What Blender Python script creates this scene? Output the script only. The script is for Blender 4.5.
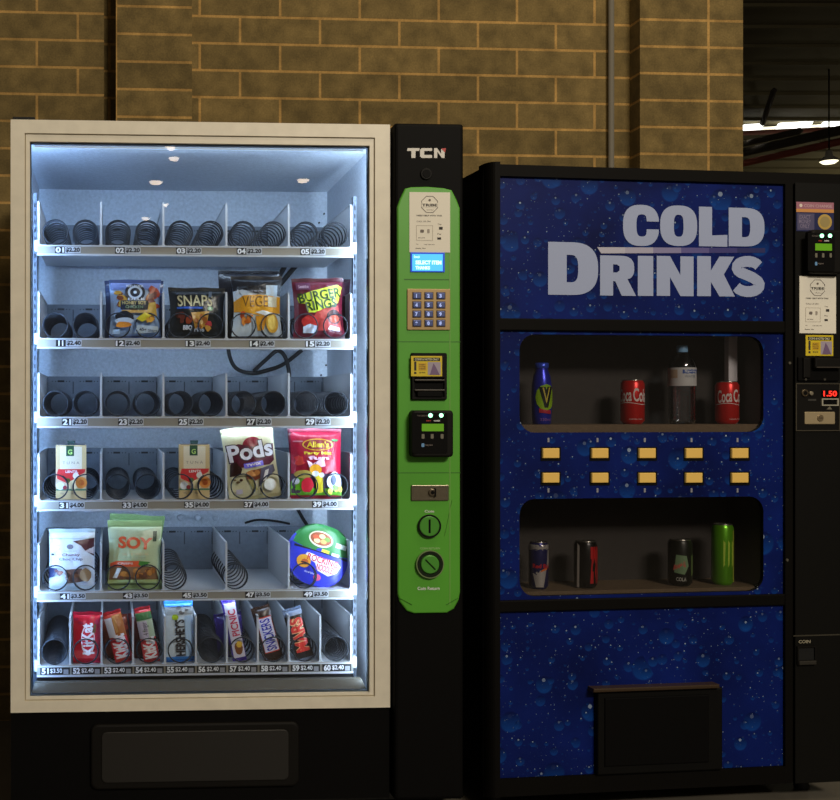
import bpy, bmesh, math, random
from mathutils import Vector, Matrix
random.seed(7)
for o in list(bpy.data.objects): bpy.data.objects.remove(o)
sc = bpy.context.scene
COL = sc.collection
PI = math.pi
R = math.radians

# ------------------------------------------------------------------ camera, world, lights, exposure
CAMZ, F, CX, CY = 1.145, 1100.0, 168.0, 408.0
cd = bpy.data.cameras.new('camera'); cam = bpy.data.objects.new('camera', cd); COL.objects.link(cam)
cam.location = (0, 0, CAMZ); cam.rotation_euler = (PI / 2, 0, 0)
cd.sensor_width = 36; cd.lens = F / 840 * 36
cd.shift_x = (420 - CX) / 840; cd.shift_y = (CY - 400) / 840
cd.clip_end = 200
sc.camera = cam
sc.view_settings.view_transform = 'Standard'
sc.view_settings.look = 'None'
sc.view_settings.exposure = 0.0
sc.view_settings.gamma = 1.0
sc.view_settings.use_curve_mapping = False

w = bpy.data.worlds.new('world'); sc.world = w; w.use_nodes = True
bg = w.node_tree.nodes['Background']
bg.inputs[0].default_value = (1.0, 0.85, 0.64, 1); bg.inputs[1].default_value = 0.085


def area(name, loc, target, size, size_y, power, color, spread=180):
    l = bpy.data.lights.new(name, 'AREA'); l.shape = 'RECTANGLE'
    l.size = size; l.size_y = size_y; l.energy = power; l.color = color; l.spread = R(spread)
    o = bpy.data.objects.new(name, l); COL.objects.link(o)
    o.location = loc
    o.rotation_euler = (Vector(target) - Vector(loc)).to_track_quat('-Z', 'Y').to_euler()
    return o


# the hall's lamps: a fluorescent bank high up, in front of the machines
area('hall_lamp_bank', (3.0, -3.0, 4.7), (0.6, 3.4, 1.2), 2.0, 0.9, 265, (1.0, 0.90, 0.74))
for hx_, hy_ in ((17, 19), (17, 26)):  # fill points added out of view to brighten the far roof
    l = bpy.data.lights.new('far_roof_fill', 'POINT'); l.energy = 95; l.color = (1.0, .9, .62); l.shadow_soft_size = .3
    o = bpy.data.objects.new('far_roof_fill', l); COL.objects.link(o); o.location = (hx_, hy_, 4.6)
area('hall_lamp_bank', (1.6, 2.2, 4.4), (1.3, 4.2, 2.0), 2.0, 0.5, 26, (1.0, 0.80, 0.50))


# ------------------------------------------------------------------ materials
def lin(c):
    return tuple(((v / 255) / 12.92 if v / 255 <= 0.04045 else ((v / 255 + 0.055) / 1.055) ** 2.4) for v in c)


_m = {}


def mat(c, rough=0.5, metal=0.0, emit=0.0, spec=0.5, coat=0.0, name=None, noise=0.0, nscale=60, bump=0.0):
    key = (c, rough, metal, emit, spec, coat, noise, nscale, bump)
    if key in _m: return _m[key]
    m = bpy.data.materials.new(name or 'paint_%d_%d_%d' % c); m.use_nodes = True
    nt = m.node_tree; b = nt.nodes['Principled BSDF']
    col = lin(c)
    b.inputs['Base Color'].default_value = (*col, 1)
    b.inputs['Roughness'].default_value = rough
    b.inputs['Metallic'].default_value = metal
    b.inputs['Specular IOR Level'].default_value = spec
    b.inputs['Coat Weight'].default_value = coat
    if emit:
        b.inputs['Emission Color'].default_value = (*col, 1)
        b.inputs['Emission Strength'].default_value = emit
    if noise or bump:
        tc = nt.nodes.new('ShaderNodeTexCoord'); n = nt.nodes.new('ShaderNodeTexNoise')
        n.inputs['Scale'].default_value = nscale; n.inputs['Detail'].default_value = 5
        nt.links.new(tc.outputs['Object'], n.inputs['Vector'])
        if noise:
            r = nt.nodes.new('ShaderNodeValToRGB')
            r.color_ramp.elements[0].position = 0.3; r.color_ramp.elements[1].position = 0.7
            r.color_ramp.elements[0].color = (*[x * (1 - noise) for x in col], 1)
            r.color_ramp.elements[1].color = (*[min(1, x * (1 + noise)) for x in col], 1)
            nt.links.new(n.outputs['Fac'], r.inputs[0]); nt.links.new(r.outputs[0], b.inputs['Base Color'])
        if bump:
            bp = nt.nodes.new('ShaderNodeBump'); bp.inputs['Strength'].default_value = bump
            bp.inputs['Distance'].default_value = 0.004
            nt.links.new(n.outputs['Fac'], bp.inputs['Height']); nt.links.new(bp.outputs[0], b.inputs['Normal'])
    _m[key] = m
    return m


def glass_mat(name, tint=(1, 1, 1), gloss=1.0, rough=0.0):
    m = bpy.data.materials.new(name); m.use_nodes = True
    nt = m.node_tree; nt.nodes.clear()
    out = nt.nodes.new('ShaderNodeOutputMaterial'); mix = nt.nodes.new('ShaderNodeMixShader')
    tr = nt.nodes.new('ShaderNodeBsdfTransparent'); gl = nt.nodes.new('ShaderNodeBsdfGlossy')
    fr = nt.nodes.new('ShaderNodeFresnel'); fr.inputs['IOR'].default_value = 1.45
    mu = nt.nodes.new('ShaderNodeMath'); mu.operation = 'MULTIPLY'; mu.inputs[1].default_value = gloss
    tr.inputs[0].default_value = (*tint, 1); gl.inputs['Roughness'].default_value = rough
    nt.links.new(fr.outputs[0], mu.inputs[0]); nt.links.new(mu.outputs[0], mix.inputs[0])
    nt.links.new(tr.outputs[0], mix.inputs[1]); nt.links.new(gl.outputs[0], mix.inputs[2])
    nt.links.new(mix.outputs[0], out.inputs[0])
    return m


def brick_mat(name, ox, oz, offset=0.5):
    m = bpy.data.materials.new(name); m.use_nodes = True
    nt = m.node_tree; L = nt.links; b = nt.nodes['Principled BSDF']
    tc = nt.nodes.new('ShaderNodeTexCoord'); sp = nt.nodes.new('ShaderNodeSeparateXYZ')
    L.new(tc.outputs['Object'], sp.inputs[0])
    ad = nt.nodes.new('ShaderNodeMath'); ad.operation = 'ADD'
    L.new(sp.outputs[0], ad.inputs[0]); L.new(sp.outputs[1], ad.inputs[1])
    a1 = nt.nodes.new('ShaderNodeMath'); a1.operation = 'ADD'; a1.inputs[1].default_value = ox
    a2 = nt.nodes.new('ShaderNodeMath'); a2.operation = 'ADD'; a2.inputs[1].default_value = oz
    L.new(ad.outputs[0], a1.inputs[0]); L.new(sp.outputs[2], a2.inputs[0])
    cb = nt.nodes.new('ShaderNodeCombineXYZ'); L.new(a1.outputs[0], cb.inputs[0]); L.new(a2.outputs[0], cb.inputs[1])
    br = nt.nodes.new('ShaderNodeTexBrick'); L.new(cb.outputs[0], br.inputs['Vector'])
    br.offset = offset; br.squash = 1.0
    br.inputs['Scale'].default_value = 1.0
    br.inputs['Brick Width'].default_value = 0.30; br.inputs['Row Height'].default_value = 0.10
    br.inputs['Mortar Size'].default_value = 0.0055; br.inputs['Mortar Smooth'].default_value = 0.25
    br.inputs['Color1'].default_value = (*lin((112, 96, 58)), 1)
    br.inputs['Color2'].default_value = (*lin((132, 113, 70)), 1)
    br.inputs['Mortar'].default_value = (*lin((184, 148, 88)), 1)
    n = nt.nodes.new('ShaderNodeTexNoise'); n.inputs['Scale'].default_value = 14; n.inputs['Detail'].default_value = 8
    L.new(tc.outputs['Object'], n.inputs['Vector'])
    rp = nt.nodes.new('ShaderNodeValToRGB'); rp.color_ramp.elements[0].position = 0.35; rp.color_ramp.elements[1].position = 0.68
    rp.color_ramp.elements[0].color = (0.62, 0.60, 0.55, 1); rp.color_ramp.elements[1].color = (1.1, 1.06, 1.0, 1)
    L.new(n.outputs['Fac'], rp.inputs[0])
    n2 = nt.nodes.new('ShaderNodeTexNoise'); n2.inputs['Scale'].default_value = 160; n2.inputs['Detail'].default_value = 3
    L.new(tc.outputs['Object'], n2.inputs['Vector'])
    r2 = nt.nodes.new('ShaderNodeValToRGB'); r2.color_ramp.elements[0].position = 0.3; r2.color_ramp.elements[1].position = 0.7
    r2.color_ramp.elements[0].color = (0.8, 0.8, 0.8, 1); r2.color_ramp.elements[1].color = (1.12, 1.12, 1.12, 1)
    L.new(n2.outputs['Fac'], r2.inputs[0])
    mx = nt.nodes.new('ShaderNodeMixRGB'); mx.blend_type = 'MULTIPLY'; mx.inputs[0].default_value = 1
    L.new(br.outputs['Color'], mx.inputs[1]); L.new(rp.outputs[0], mx.inputs[2])
    m2 = nt.nodes.new('ShaderNodeMixRGB'); m2.blend_type = 'MULTIPLY'; m2.inputs[0].default_value = 1
    L.new(mx.outputs[0], m2.inputs[1]); L.new(r2.outputs[0], m2.inputs[2])
    L.new(m2.outputs[0], b.inputs['Base Color']); b.inputs['Roughness'].default_value = 0.95
    bp = nt.nodes.new('ShaderNodeBump'); bp.inputs['Strength'].default_value = 0.5; bp.inputs['Distance'].default_value = 0.004
    iv = nt.nodes.new('ShaderNodeMath'); iv.operation = 'SUBTRACT'; iv.inputs[0].default_value = 1
    L.new(br.outputs['Fac'], iv.inputs[1]); L.new(iv.outputs[0], bp.inputs['Height']); L.new(bp.outputs[0], b.inputs['Normal'])
    return m


def droplet_mat():
    """printed vinyl: water drops on a blue ground"""
    m = bpy.data.materials.new('water_drop_print'); m.use_nodes = True
    nt = m.node_tree; L = nt.links; b = nt.nodes['Principled BSDF']

    def math_(op, a, c=None):
        n = nt.nodes.new('ShaderNodeMath'); n.operation = op
        for i, v in enumerate((a, c)):
            if v is None: continue
            if isinstance(v, (int, float)): n.inputs[i].default_value = v
            else: L.new(v, n.inputs[i])
        return n.outputs[0]

    def mixc(f, a, c):
        n = nt.nodes.new('ShaderNodeMixRGB')
        L.new(f, n.inputs[0]) if not isinstance(f, float) else setattr(n.inputs[0], 'default_value', f)
        for i, v in ((1, a), (2, c)):
            if isinstance(v, tuple): n.inputs[i].default_value = (*lin(v), 1)
            else: L.new(v, n.inputs[i])
        return n.outputs[0]
    tc = nt.nodes.new('ShaderNodeTexCoord'); sp = nt.nodes.new('ShaderNodeSeparateXYZ')
    L.new(tc.outputs['Object'], sp.inputs[0])
    cb = nt.nodes.new('ShaderNodeCombineXYZ'); L.new(sp.outputs[0], cb.inputs[0]); L.new(sp.outputs[2], cb.inputs[1])
    nz = nt.nodes.new('ShaderNodeTexNoise'); nz.inputs['Scale'].default_value = 4; nz.inputs['Detail'].default_value = 4
    L.new(cb.outputs[0], nz.inputs['Vector'])
    rp = nt.nodes.new('ShaderNodeValToRGB')
    rp.color_ramp.elements[0].position = 0.3; rp.color_ramp.elements[1].position = 0.72
    rp.color_ramp.elements[0].color = (*lin((9, 20, 74)), 1); rp.color_ramp.elements[1].color = (*lin((16, 36, 116)), 1)
    L.new(nz.outputs['Fac'], rp.inputs[0])
    color = rp.outputs[0]
    for scale, rmin, rmax, dens, off, body, hl in (
            (8.0, 0.10, 0.30, 0.62, 3.1, 0.9, 0.20), (19.0, 0.10, 0.34, 0.75, 17.7, 0.75, 0.20),
            (44.0, 0.08, 0.26, 0.42, 41.3, 0.5, 0.36), (84.0, 0.08, 0.20, 0.22, 91.3, 0.3, 0.6)):
        vm = nt.nodes.new('ShaderNodeVectorMath'); vm.operation = 'MULTIPLY_ADD'
        vm.inputs[1].default_value = (scale, scale, 1); vm.inputs[2].default_value = (off, off * .7, 0)
        L.new(cb.outputs[0], vm.inputs[0])
        vo = nt.nodes.new('ShaderNodeTexVoronoi'); vo.voronoi_dimensions = '2D'; vo.inputs['Scale'].default_value = 1
        vo.inputs['Randomness'].default_value = 0.9
        L.new(vm.outputs[0], vo.inputs['Vector'])
        rc = nt.nodes.new('ShaderNodeSeparateColor'); L.new(vo.outputs['Color'], rc.inputs[0])
        rad = math_('MULTIPLY_ADD', rc.outputs[0]); n = rad.node
        n.inputs[1].default_value = rmax - rmin; n.inputs[2].default_value = rmin
        on = math_('LESS_THAN', rc.outputs[1], dens)
        rel = nt.nodes.new('ShaderNodeVectorMath'); rel.operation = 'SUBTRACT'
        L.new(vm.outputs[0], rel.inputs[0]); L.new(vo.outputs['Position'], rel.inputs[1])
        rs = nt.nodes.new('ShaderNodeSeparateXYZ'); L.new(rel.outputs[0], rs.inputs[0])
        q = math_('DIVIDE', vo.outputs['Distance'], rad)          # 0 centre, 1 rim
        sm = nt.nodes.new('ShaderNodeMapRange'); sm.interpolation_type = 'SMOOTHSTEP'
        L.new(q, sm.inputs[0]); sm.inputs[1].default_value = 0.82; sm.inputs[2].default_value = 1.05
        sm.inputs[3].default_value = 1; sm.inputs[4].default_value = 0
        inside = math_('MULTIPLY', sm.outputs[0], on)
        yy = math_('DIVIDE', rs.outputs[1], rad)
        g = nt.nodes.new('ShaderNodeMapRange'); L.new(yy, g.inputs[0])
        g.inputs[1].default_value = -0.9; g.inputs[2].default_value = 0.8
        drop = mixc(g.outputs[0], (18, 78, 164), (6, 16, 64))
        color = mixc(math_('MULTIPLY', inside, body * .7), color, drop)
        # glint near the upper edge
        gx = math_('SUBTRACT', rs.outputs[0], math_('MULTIPLY', rad, -0.05))
        gy = math_('SUBTRACT', rs.outputs[1], math_('MULTIPLY', rad, 0.5))
        d2 = math_('SQRT', math_('ADD', math_('MULTIPLY', gx, gx), math_('MULTIPLY', gy, gy)))
        hm = math_('MULTIPLY', math_('LESS_THAN', math_('DIVIDE', d2, rad), hl), on)
        hv = math_('MULTIPLY', hm, math_('MULTIPLY', math_('POWER', rc.outputs[2], 2.6), 0.7))
        color = mixc(hv, color, (176, 196, 220))
    L.new(color, b.inputs['Base Color']); b.inputs['Roughness'].default_value = 0.42
    b.inputs['Specular IOR Level'].default_value = 0.12
    return m


BLACK = mat((9, 8, 8), 0.6, spec=.1); BLACK2 = mat((20, 18, 16), 0.55, spec=.15); DARK = mat((34, 32, 30), 0.4)
RUB = mat((10, 10, 10), 0.7)
FRAME = mat((238, 230, 212), 0.45, name='champagne_paint', noise=0.05, nscale=25)
FRAME_D = mat((190, 178, 152), 0.5, name='champagne_groove')
LINER = mat((205, 211, 220), 0.5, 0.15, name='galvanised_liner', noise=0.12, nscale=110, bump=0.25)
TRAY = mat((196, 198, 202), 0.45, 0.1, name='white_tray_metal', noise=0.03)
TRAYB = mat((116, 124, 136), 0.55, 0.1, name='grey_tray_back', noise=0.08)
LIPM = mat((150, 144, 132), 0.45, 0.2, name='price_rail_metal')
COILM = mat((24, 30, 40), 0.45, 0.1, name='black_coil_wire')
STEEL = mat((150, 140, 120), 0.3, 0.9, name='brushed_steel', noise=0.08, nscale=200)
GREEN = mat((90, 172, 50), 0.42, name='green_panel', noise=0.03, nscale=12)
GREEN_D = mat((58, 118, 34), 0.5, name='dark_green_trim')  # darker green of the panel seams and dial rims
PAPER = mat((246, 240, 226), 0.7, name='notice_paper')
INK = mat((52, 46, 46), 0.7, name='ink'); INKL = mat((120, 110, 104), 0.7, name='grey_ink')
WHITE = mat((240, 240, 240), 0.5, name='white_ink')
LETTER = mat((166, 178, 214), 0.5, name='lilac_white_vinyl')


# ------------------------------------------------------------------ 2D shapes
_t2 = {}


def curve_fill(cu, grid=0):
    o = bpy.data.objects.new('tmp', cu); COL.objects.link(o)
    dg = bpy.context.evaluated_depsgraph_get(); dg.update()
    me = bpy.data.meshes.new_from_object(o.evaluated_get(dg))
    vs = [(v.co.x, v.co.y) for v in me.vertices]; fs = [tuple(p.vertices) for p in me.polygons]
    bpy.data.objects.remove(o)
    if grid and vs:
        xs = [v[0] for v in vs]; ys = [v[1] for v in vs]
        b = bmesh.new(); b.from_mesh(me)
        nx = max(2, int((max(xs) - min(xs)) / grid))
        for k in range(1, nx):
            bmesh.ops.bisect_plane(b, geom=b.verts[:] + b.edges[:] + b.faces[:], plane_co=(min(xs) + (max(xs) - min(xs)) * k / nx, 0, 0), plane_no=(1, 0, 0))
        for k in range(1, 8):
            bmesh.ops.bisect_plane(b, geom=b.verts[:] + b.edges[:] + b.faces[:], plane_co=(0, min(ys) + (max(ys) - min(ys)) * k / 8, 0), plane_no=(0, 1, 0))
        b.verts.index_update(); vs = [(v.co.x, v.co.y) for v in b.verts]; fs = [tuple(v.index for v in f.verts) for f in b.faces]; b.free()
    bpy.data.meshes.remove(me)
    return vs, fs


def text2d(s, off=0.0, res=3, grid=0):
    k = (s, off, res, grid)
    if k in _t2: return _t2[k]
    cu = bpy.data.curves.new('t', 'FONT'); cu.body = s; cu.offset = off; cu.resolution_u = res; cu.size = 1
    cu.fill_mode = 'FRONT'; cu.space_line = 0.8; cu.align_x = 'CENTER'
    vs, fs = curve_fill(cu, grid); bpy.data.curves.remove(cu)
    if vs:
        xs = [v[0] for v in vs]; ys = [v[1] for v in vs]
        x0, x1, y0, y1 = min(xs), max(xs), min(ys), max(ys)
        vs = [((x - x0) / max(1e-6, x1 - x0), (y - y0) / max(1e-6, y1 - y0)) for x, y in vs]
    _t2[k] = (vs, fs)
    return vs, fs


def contours2d(cs):
    cu = bpy.data.curves.new('c', 'CURVE'); cu.dimensions = '2D'; cu.fill_mode = 'FRONT'
    for c in cs:
        s = cu.splines.new('POLY'); s.points.add(len(c) - 1); s.use_cyclic_u = True
        for p, q in zip(s.points, c): p.co = (q[0], q[1], 0, 1)
    r = curve_fill(cu); bpy.data.curves.remove(cu)
    return r


def rrect(x0, z0, x1, z1, r, n=5):
    p = []
    for cx, cz, a0 in ((x1 - r, z0 + r, -90), (x1 - r, z1 - r, 0), (x0 + r, z1 - r, 90), (x0 + r, z0 + r, 180)):
        for i in range(n + 1):
            a = R(a0 + 90 * i / n); p.append((cx + r * math.cos(a), cz + r * math.sin(a)))
    return p


class MB:
    def __init__(s): s.v = []; s.f = []; s.mi = []; s.sm = []; s.mats = []

    def add(s, vs, fs, m, smooth=False):
        if m not in s.mats: s.mats.append(m)
        k = s.mats.index(m); b = len(s.v); s.v += [tuple(v) for v in vs]
        for f in fs: s.f.append(tuple(i + b for i in f)); s.mi.append(k); s.sm.append(smooth)
        return s

    def box(s, x0, x1, y0, y1, z0, z1, m):
        v = [(x, y, z) for x in (x0, x1) for y in (y0, y1) for z in (z0, z1)]
        return s.add(v, [(0, 1, 3, 2), (4, 6, 7, 5), (0, 4, 5, 1), (2, 3, 7, 6), (0, 2, 6, 4), (1, 5, 7, 3)], m)

    def prism(s, poly, y0, y1, m, ch=0.0, smooth=False):
        """polygon in x,z extruded from y0 (front) to y1; ch rounds the front edge"""
        n = len(poly); cx = sum(p[0] for p in poly) / n; cz = sum(p[1] for p in poly) / n
        hx = max(abs(p[0] - cx) for p in poly); hz = max(abs(p[1] - cz) for p in poly)
        rings = []
        if ch:
            for k in range(4):
                a = R(90 * k / 3); ins = ch * (1 - math.sin(a)); yy = y0 + ch * (1 - math.cos(a))
                rings.append(([(cx + (p[0] - cx) * (1 - ins / hx), cz + (p[1] - cz) * (1 - ins / hz)) for p in poly], yy))
        else: rings.append((poly, y0))
        rings.append((poly, y1))
        vs = [(p[0], yy, p[1]) for pl, yy in rings for p in pl]
        fs = [tuple(range(n)), tuple(reversed(range((len(rings) - 1) * n, len(rings) * n)))]
        for k in range(len(rings) - 1):
            for i in range(n):
                j = (i + 1) % n
                fs.append((k * n + i, (k + 1) * n + i, (k + 1) * n + j, k * n + j))
        return s.add(vs, fs, m, smooth)

    def ring(s, outer, inner, y0, y1, m):
        """frame between two contours with the same number of points"""
        n = len(outer); vs = []
        for c, y in ((outer, y0), (inner, y0), (outer, y1), (inner, y1)): vs += [(p[0], y, p[1]) for p in c]
        fs = []
        for i in range(n):
            j = (i + 1) % n
            fs += [(i, j, n + j, n + i), (2 * n + i, 3 * n + i, 3 * n + j, 2 * n + j), (i, 2 * n + i, 2 * n + j, j), (n + i, n + j, 3 * n + j, 3 * n + i)]
        return s.add(vs, fs, m)

    def cyly(s, cx, cz, r, y0, y1, m, ch=0.0, n=28):
        return s.prism([(cx + r * math.cos(2 * PI * i / n), cz + r * math.sin(2 * PI * i / n)) for i in range(n)], y0, y1, m, ch)

    def tube(s, path, r, m, n=7, closed=False):
        P = [Vector(p) for p in path]; vs = []; N = len(P)
        up = Vector((0, 0, 1)); nrm = None
        for i, p in enumerate(P):
            t = (P[min(i + 1, N - 1)] - P[max(i - 1, 0)]).normalized()
            if nrm is None:
                nrm = t.cross(up)
                if nrm.length < .05: nrm = t.cross(Vector((1, 0, 0)))
            nrm = (nrm - t * nrm.dot(t)).normalized(); bn = t.cross(nrm)
            for k in range(n):
                a = 2 * PI * k / n; vs.append(p + (nrm * math.cos(a) + bn * math.sin(a)) * r)
        fs = [(i * n + k, i * n + (k + 1) % n, (i + 1) * n + (k + 1) % n, (i + 1) * n + k) for i in range(N - 1) for k in range(n)]
        fs += [tuple(range(n)), tuple(range((N - 1) * n, N * n))]
        return s.add(vs, fs, m, True)

    def lathe(s, prof, m, n=32, cx=0, cy=0, caps=True, squash=1.0):
        vs = [(cx + r * math.cos(2 * PI * k / n), cy + squash * r * math.sin(2 * PI * k / n), z) for r, z in prof for k in range(n)]
        fs = [(i * n + k, i * n + (k + 1) % n, (i + 1) * n + (k + 1) % n, (i + 1) * n + k) for i in range(len(prof) - 1) for k in range(n)]
        s.add(vs, fs, m, True)
        if caps:
            s.add(vs[:n], [tuple(range(n))], m); s.add(vs[-n:], [tuple(range(n))], m)
        return s

    def flat(s, vs2, fs, mp, m):
        return s.add([mp(a, b) for a, b in vs2], fs, m)

    def text(s, t, x0, z0, x1, z1, y, m, off=0.0, tilt=0, mp=None, rot=False):
        vs, fs = text2d(t, off)
        cx, cz = (x0 + x1) / 2, (z0 + z1) / 2; c, sn = math.cos(R(tilt)), math.sin(R(tilt))
        out = []
        for a, b in vs:
            if rot: a, b = 1 - b, a
            X = x0 + a * (x1 - x0) - cx; Z = z0 + b * (z1 - z0) - cz
            X, Z = cx + X * c - Z * sn, cz + X * sn + Z * c
            out.append(mp(X, Z) if mp else (X, y, Z))
        return s.add(out, fs, m)

    def build(s, name, parent=None, loc=None):
        me = bpy.data.meshes.new(name); me.from_pydata(s.v, [], s.f)
        for m in s.mats: me.materials.append(m)
        me.polygons.foreach_set('material_index', s.mi); me.polygons.foreach_set('use_smooth', s.sm)
        me.update(); o = bpy.data.objects.new(name, me); COL.objects.link(o)
        if parent is not None: o.parent = parent
        if loc: o.location = loc
        return o


def empty(name, loc=(0, 0, 0), rz=0, label=None, cat=None, group=None):
    o = bpy.data.objects.new(name, None); COL.objects.link(o); o.empty_display_size = 0.05
    o.location = loc; o.rotation_euler = (0, 0, rz)
    tag(o, label, cat, group); return o


def tag(o, label=None, cat=None, group=None, kind=None):
    if label: o['label'] = label
    if cat: o['category'] = cat
    if group: o['group'] = group
    if kind: o['kind'] = kind
    return o


class Frame:
    """a machine's own axes: x along its front, y into it, z up"""
    def __init__(s, px, D, th):
        s.O = Vector(((px - CX) / F * D, D, 0)); s.th = th
        s.ex = Vector((math.cos(th), math.sin(th), 0)); s.ey = Vector((-math.sin(th), math.cos(th), 0))

    def P(s, px, py, d=0.0):
        r = Vector(((px - CX) / F, 1, (CY - py) / F)); C = Vector((0, 0, CAMZ))
        t = ((s.O - C).dot(s.ey) + d) / r.dot(s.ey); p = C + r * t
        return (p - s.O).dot(s.ex), p.z

    def X(s, px, d=0.0): return s.P(px, 400, d)[0]

    def Z(s, py, d=0.0, px=200): return s.P(px, py, d)[1]

    def world(s, x, y, z): return s.O + s.ex * x + s.ey * y + Vector((0, 0, z))


# ------------------------------------------------------------------ setting
WALL = Frame(5, 4.03, R(3.5))
WALL_H = 3.4
WR = empty('wall_pivot', WALL.O, WALL.th); bpy.data.objects.remove(WR)


def wall_piece(name, x0, x1, y0, y1, m, z1=WALL_H):
    o = MB().box(x0, x1, y0, y1, 0, z1, m).build(name)
    o.location = WALL.O; o.rotation_euler = (0, 0, WALL.th)
    return tag(o, kind='structure')


# bed joints at row height .10: the photo's joint at y=128 (x=460)
zj = WALL.P(460, 128)[1]; xj = WALL.X(517)
oz = -(zj % 0.1) + 0.0
row = round((zj) / 0.1 - 0.5)
bm1 = brick_mat('brick_wall', -xj, oz)
bmp = brick_mat('brick_pier', -(WALL.X(708.5, -0.08) - 0.08), -(WALL.P(700, 127.6, -0.08)[1] % 0.1), 0.0)
bml = brick_mat('brick_pier_left', -(WALL.X(116, -0.08) - 0.08), -(WALL.P(150, 117, -0.08)[1] % 0.1), 0.0)
xa, xb, xc, xe = WALL.X(104), WALL.X(116, -.08), WALL.X(192, -.08), WALL.X(625)
wall_piece('wall_back', -3.0, xa, 0, 0.25, bm1)
wall_piece('wall_back_recess', xa, xb, 0.035, 0.25, bm1)
wall_piece('wall_back_pier', xb, xc, -0.08, 0.25, bml)
wall_piece('wall_back', xc, xe + 0.05, 0, 0.25, bm1)
xp0, xp1 = WALL.X(640, -.08), WALL.X(743, -.08)
wall_piece('wall_back_end_pier', xp0, xp1, -0.08, 0.25, bmp)

fl = MB(); FLM = mat((96, 90, 80), 0.55, name='concrete_floor', noise=0.12, nscale=6, bump=0.1)
fl.box(-14, 40, -32, 42, -0.1, 0, FLM); tag(fl.build('floor'), kind='structure')

# warehouse hall seen past the end of the wall
ROOF = mat((104, 96, 72), 0.9, name='dark_roof_sheet', noise=0.15, nscale=1.2)
HALLW = mat((90, 84, 62), 0.9, name='dark_hall_wall', noise=0.1, nscale=2)
rf = MB().box(3, 40, 5.5, 42, 7.0, 7.1, ROOF)
for i in range(40): rf.box(3, 40, 6 + i * 0.9, 6.08 + i * 0.9, 6.95, 7.0, ROOF)
tag(rf.build('ceiling'), kind='structure')
tag(MB().box(-14, 40, 41.8, 42, 0, 7, HALLW).build('wall_far'), kind='structure')
tag(MB().box(39.8, 40, -32, 42, 0, 7, HALLW).build('wall_right'), kind='structure')
BEAM = mat((120, 52, 36), 0.7, name='red_oxide_steel'); BEAMD = mat((44, 36, 26), 0.8, name='dark_steel')


def at(px, py, Y): return Vector(((px - CX) / F * Y, Y, CAMZ + (CY - py) / F * Y))


# skylight strips in the roof: daylight
SKY = mat((255, 255, 246), 0.6, emit=2.6, name='daylit_roof_sheet')
a, b = at(738, 128.5, 22.6), at(900, 119, 22.6)
for k, (u0, u1) in enumerate(((741, 759), (777, 808), (822, 905))):
    q = MB(); p0 = at(u0, 128.5 - (u0 - 743) * .045, 22.4); p1 = at(u1, 128.5 - (u1 - 743) * .045, 22.4)
    q.add([(p0.x, 22.4, p0.z - .10), (p1.x, 22.4, p1.z - .12), (p1.x + .15, 22.46, p1.z + .11), (p0.x + .1, 22.46, p0.z + .10),
           (p0.x, 22.5, p0.z - .10), (p1.x, 22.5, p1.z - .12), (p1.x + .15, 22.56, p1.z + .11), (p0.x + .1, 22.56, p0.z + .10)],
          [(0, 1, 2, 3), (4, 5, 6, 7), (0, 1, 5, 4), (3, 2, 6, 7), (0, 3, 7, 4), (1, 2, 6, 5)], SKY)
    tag(q.build('window_%d' % (k + 1)), kind='structure')
q = MB(); p0 = at(741, 129.3, 22.6); p1 = at(905, 122.3, 22.6)
q.add([(p0.x, 22.6, p0.z - .045), (p1.x, 22.6, p1.z - .045), (p1.x, 22.6, p1.z + .03), (p0.x, 22.6, p0.z + .03), (p0.x, 22.64, p0.z - .045), (p1.x, 22.64, p1.z - .045), (p1.x, 22.64, p1.z + .03), (p0.x, 22.64, p0.z + .03)], [(0, 1, 2, 3), (4, 5, 6, 7), (0, 1, 5, 4), (3, 2, 6, 7)], mat((236, 232, 206), .6, emit=1.2, name='dusty_roof_light'))
tag(q.build('window_4'), kind='structure')
q = MB(); p0 = at(735, 133.5, 22.3); p1 = at(900, 126, 22.3)
q.tube([p0, p1], 0.05, BEAM, 4); tag(q.build('trim_1'), kind='structure')
for k, (ax, ay, bx, by, r_) in enumerate(((744, 152, 850, 128, .09), (744, 163, 860, 137, .07), (746, 143, 800, 131, .06), (770, 133, 774, 90, .05))):
    q = MB().tube([at(ax - 12, ay + 3, 24), at(bx, by, 19)], r_, BEAM if k == 1 else BEAMD, 4)
    tag(q.build('trim_%d' % (k + 2)), kind='structure')
# hanging lamp in that hall
lp = at(829, 158.5, 19)
t = empty('pendant_lamp', lp, 0, 'white pendant lamp hanging in the dark hall beyond the brick wall', 'lamp')
MB().lathe([(0.02, .14), (.05, .13), (.06, .05), (.15, -.02), (.16, -.05)], mat((150, 148, 140), .5), 20).build('lamp_shade', t)
MB().lathe([(0.15, -.045), (.10, -.085), (.01, -.10)], mat((255, 244, 205), .5, emit=2.2, name='lamp_glow'), 20).build('bulb', t)
MB().tube([(0, 0, .13), (0, 0, 7.0 - lp.z)], .012, BLACK2).build('suspension_rod', t)

# conduit on the wall
cp = WALL.world(WALL.X(611.5, -.02), -0.018, 0)
q = MB().tube([(0, 0, .1), (0, 0, 3.3)], .0105, mat((128, 124, 116), .45, .3, name='grey_conduit'), 12)
t = empty('conduit_pipe', cp, 0, 'thin grey vertical conduit pipe running up the brick wall behind the blue machine', 'pipe')
q.build('pipe', t)
cl = MB().box(-.022, .022, -.014, .018, 2.02, 2.04, STEEL); cl.build('saddle_clip', t)

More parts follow.
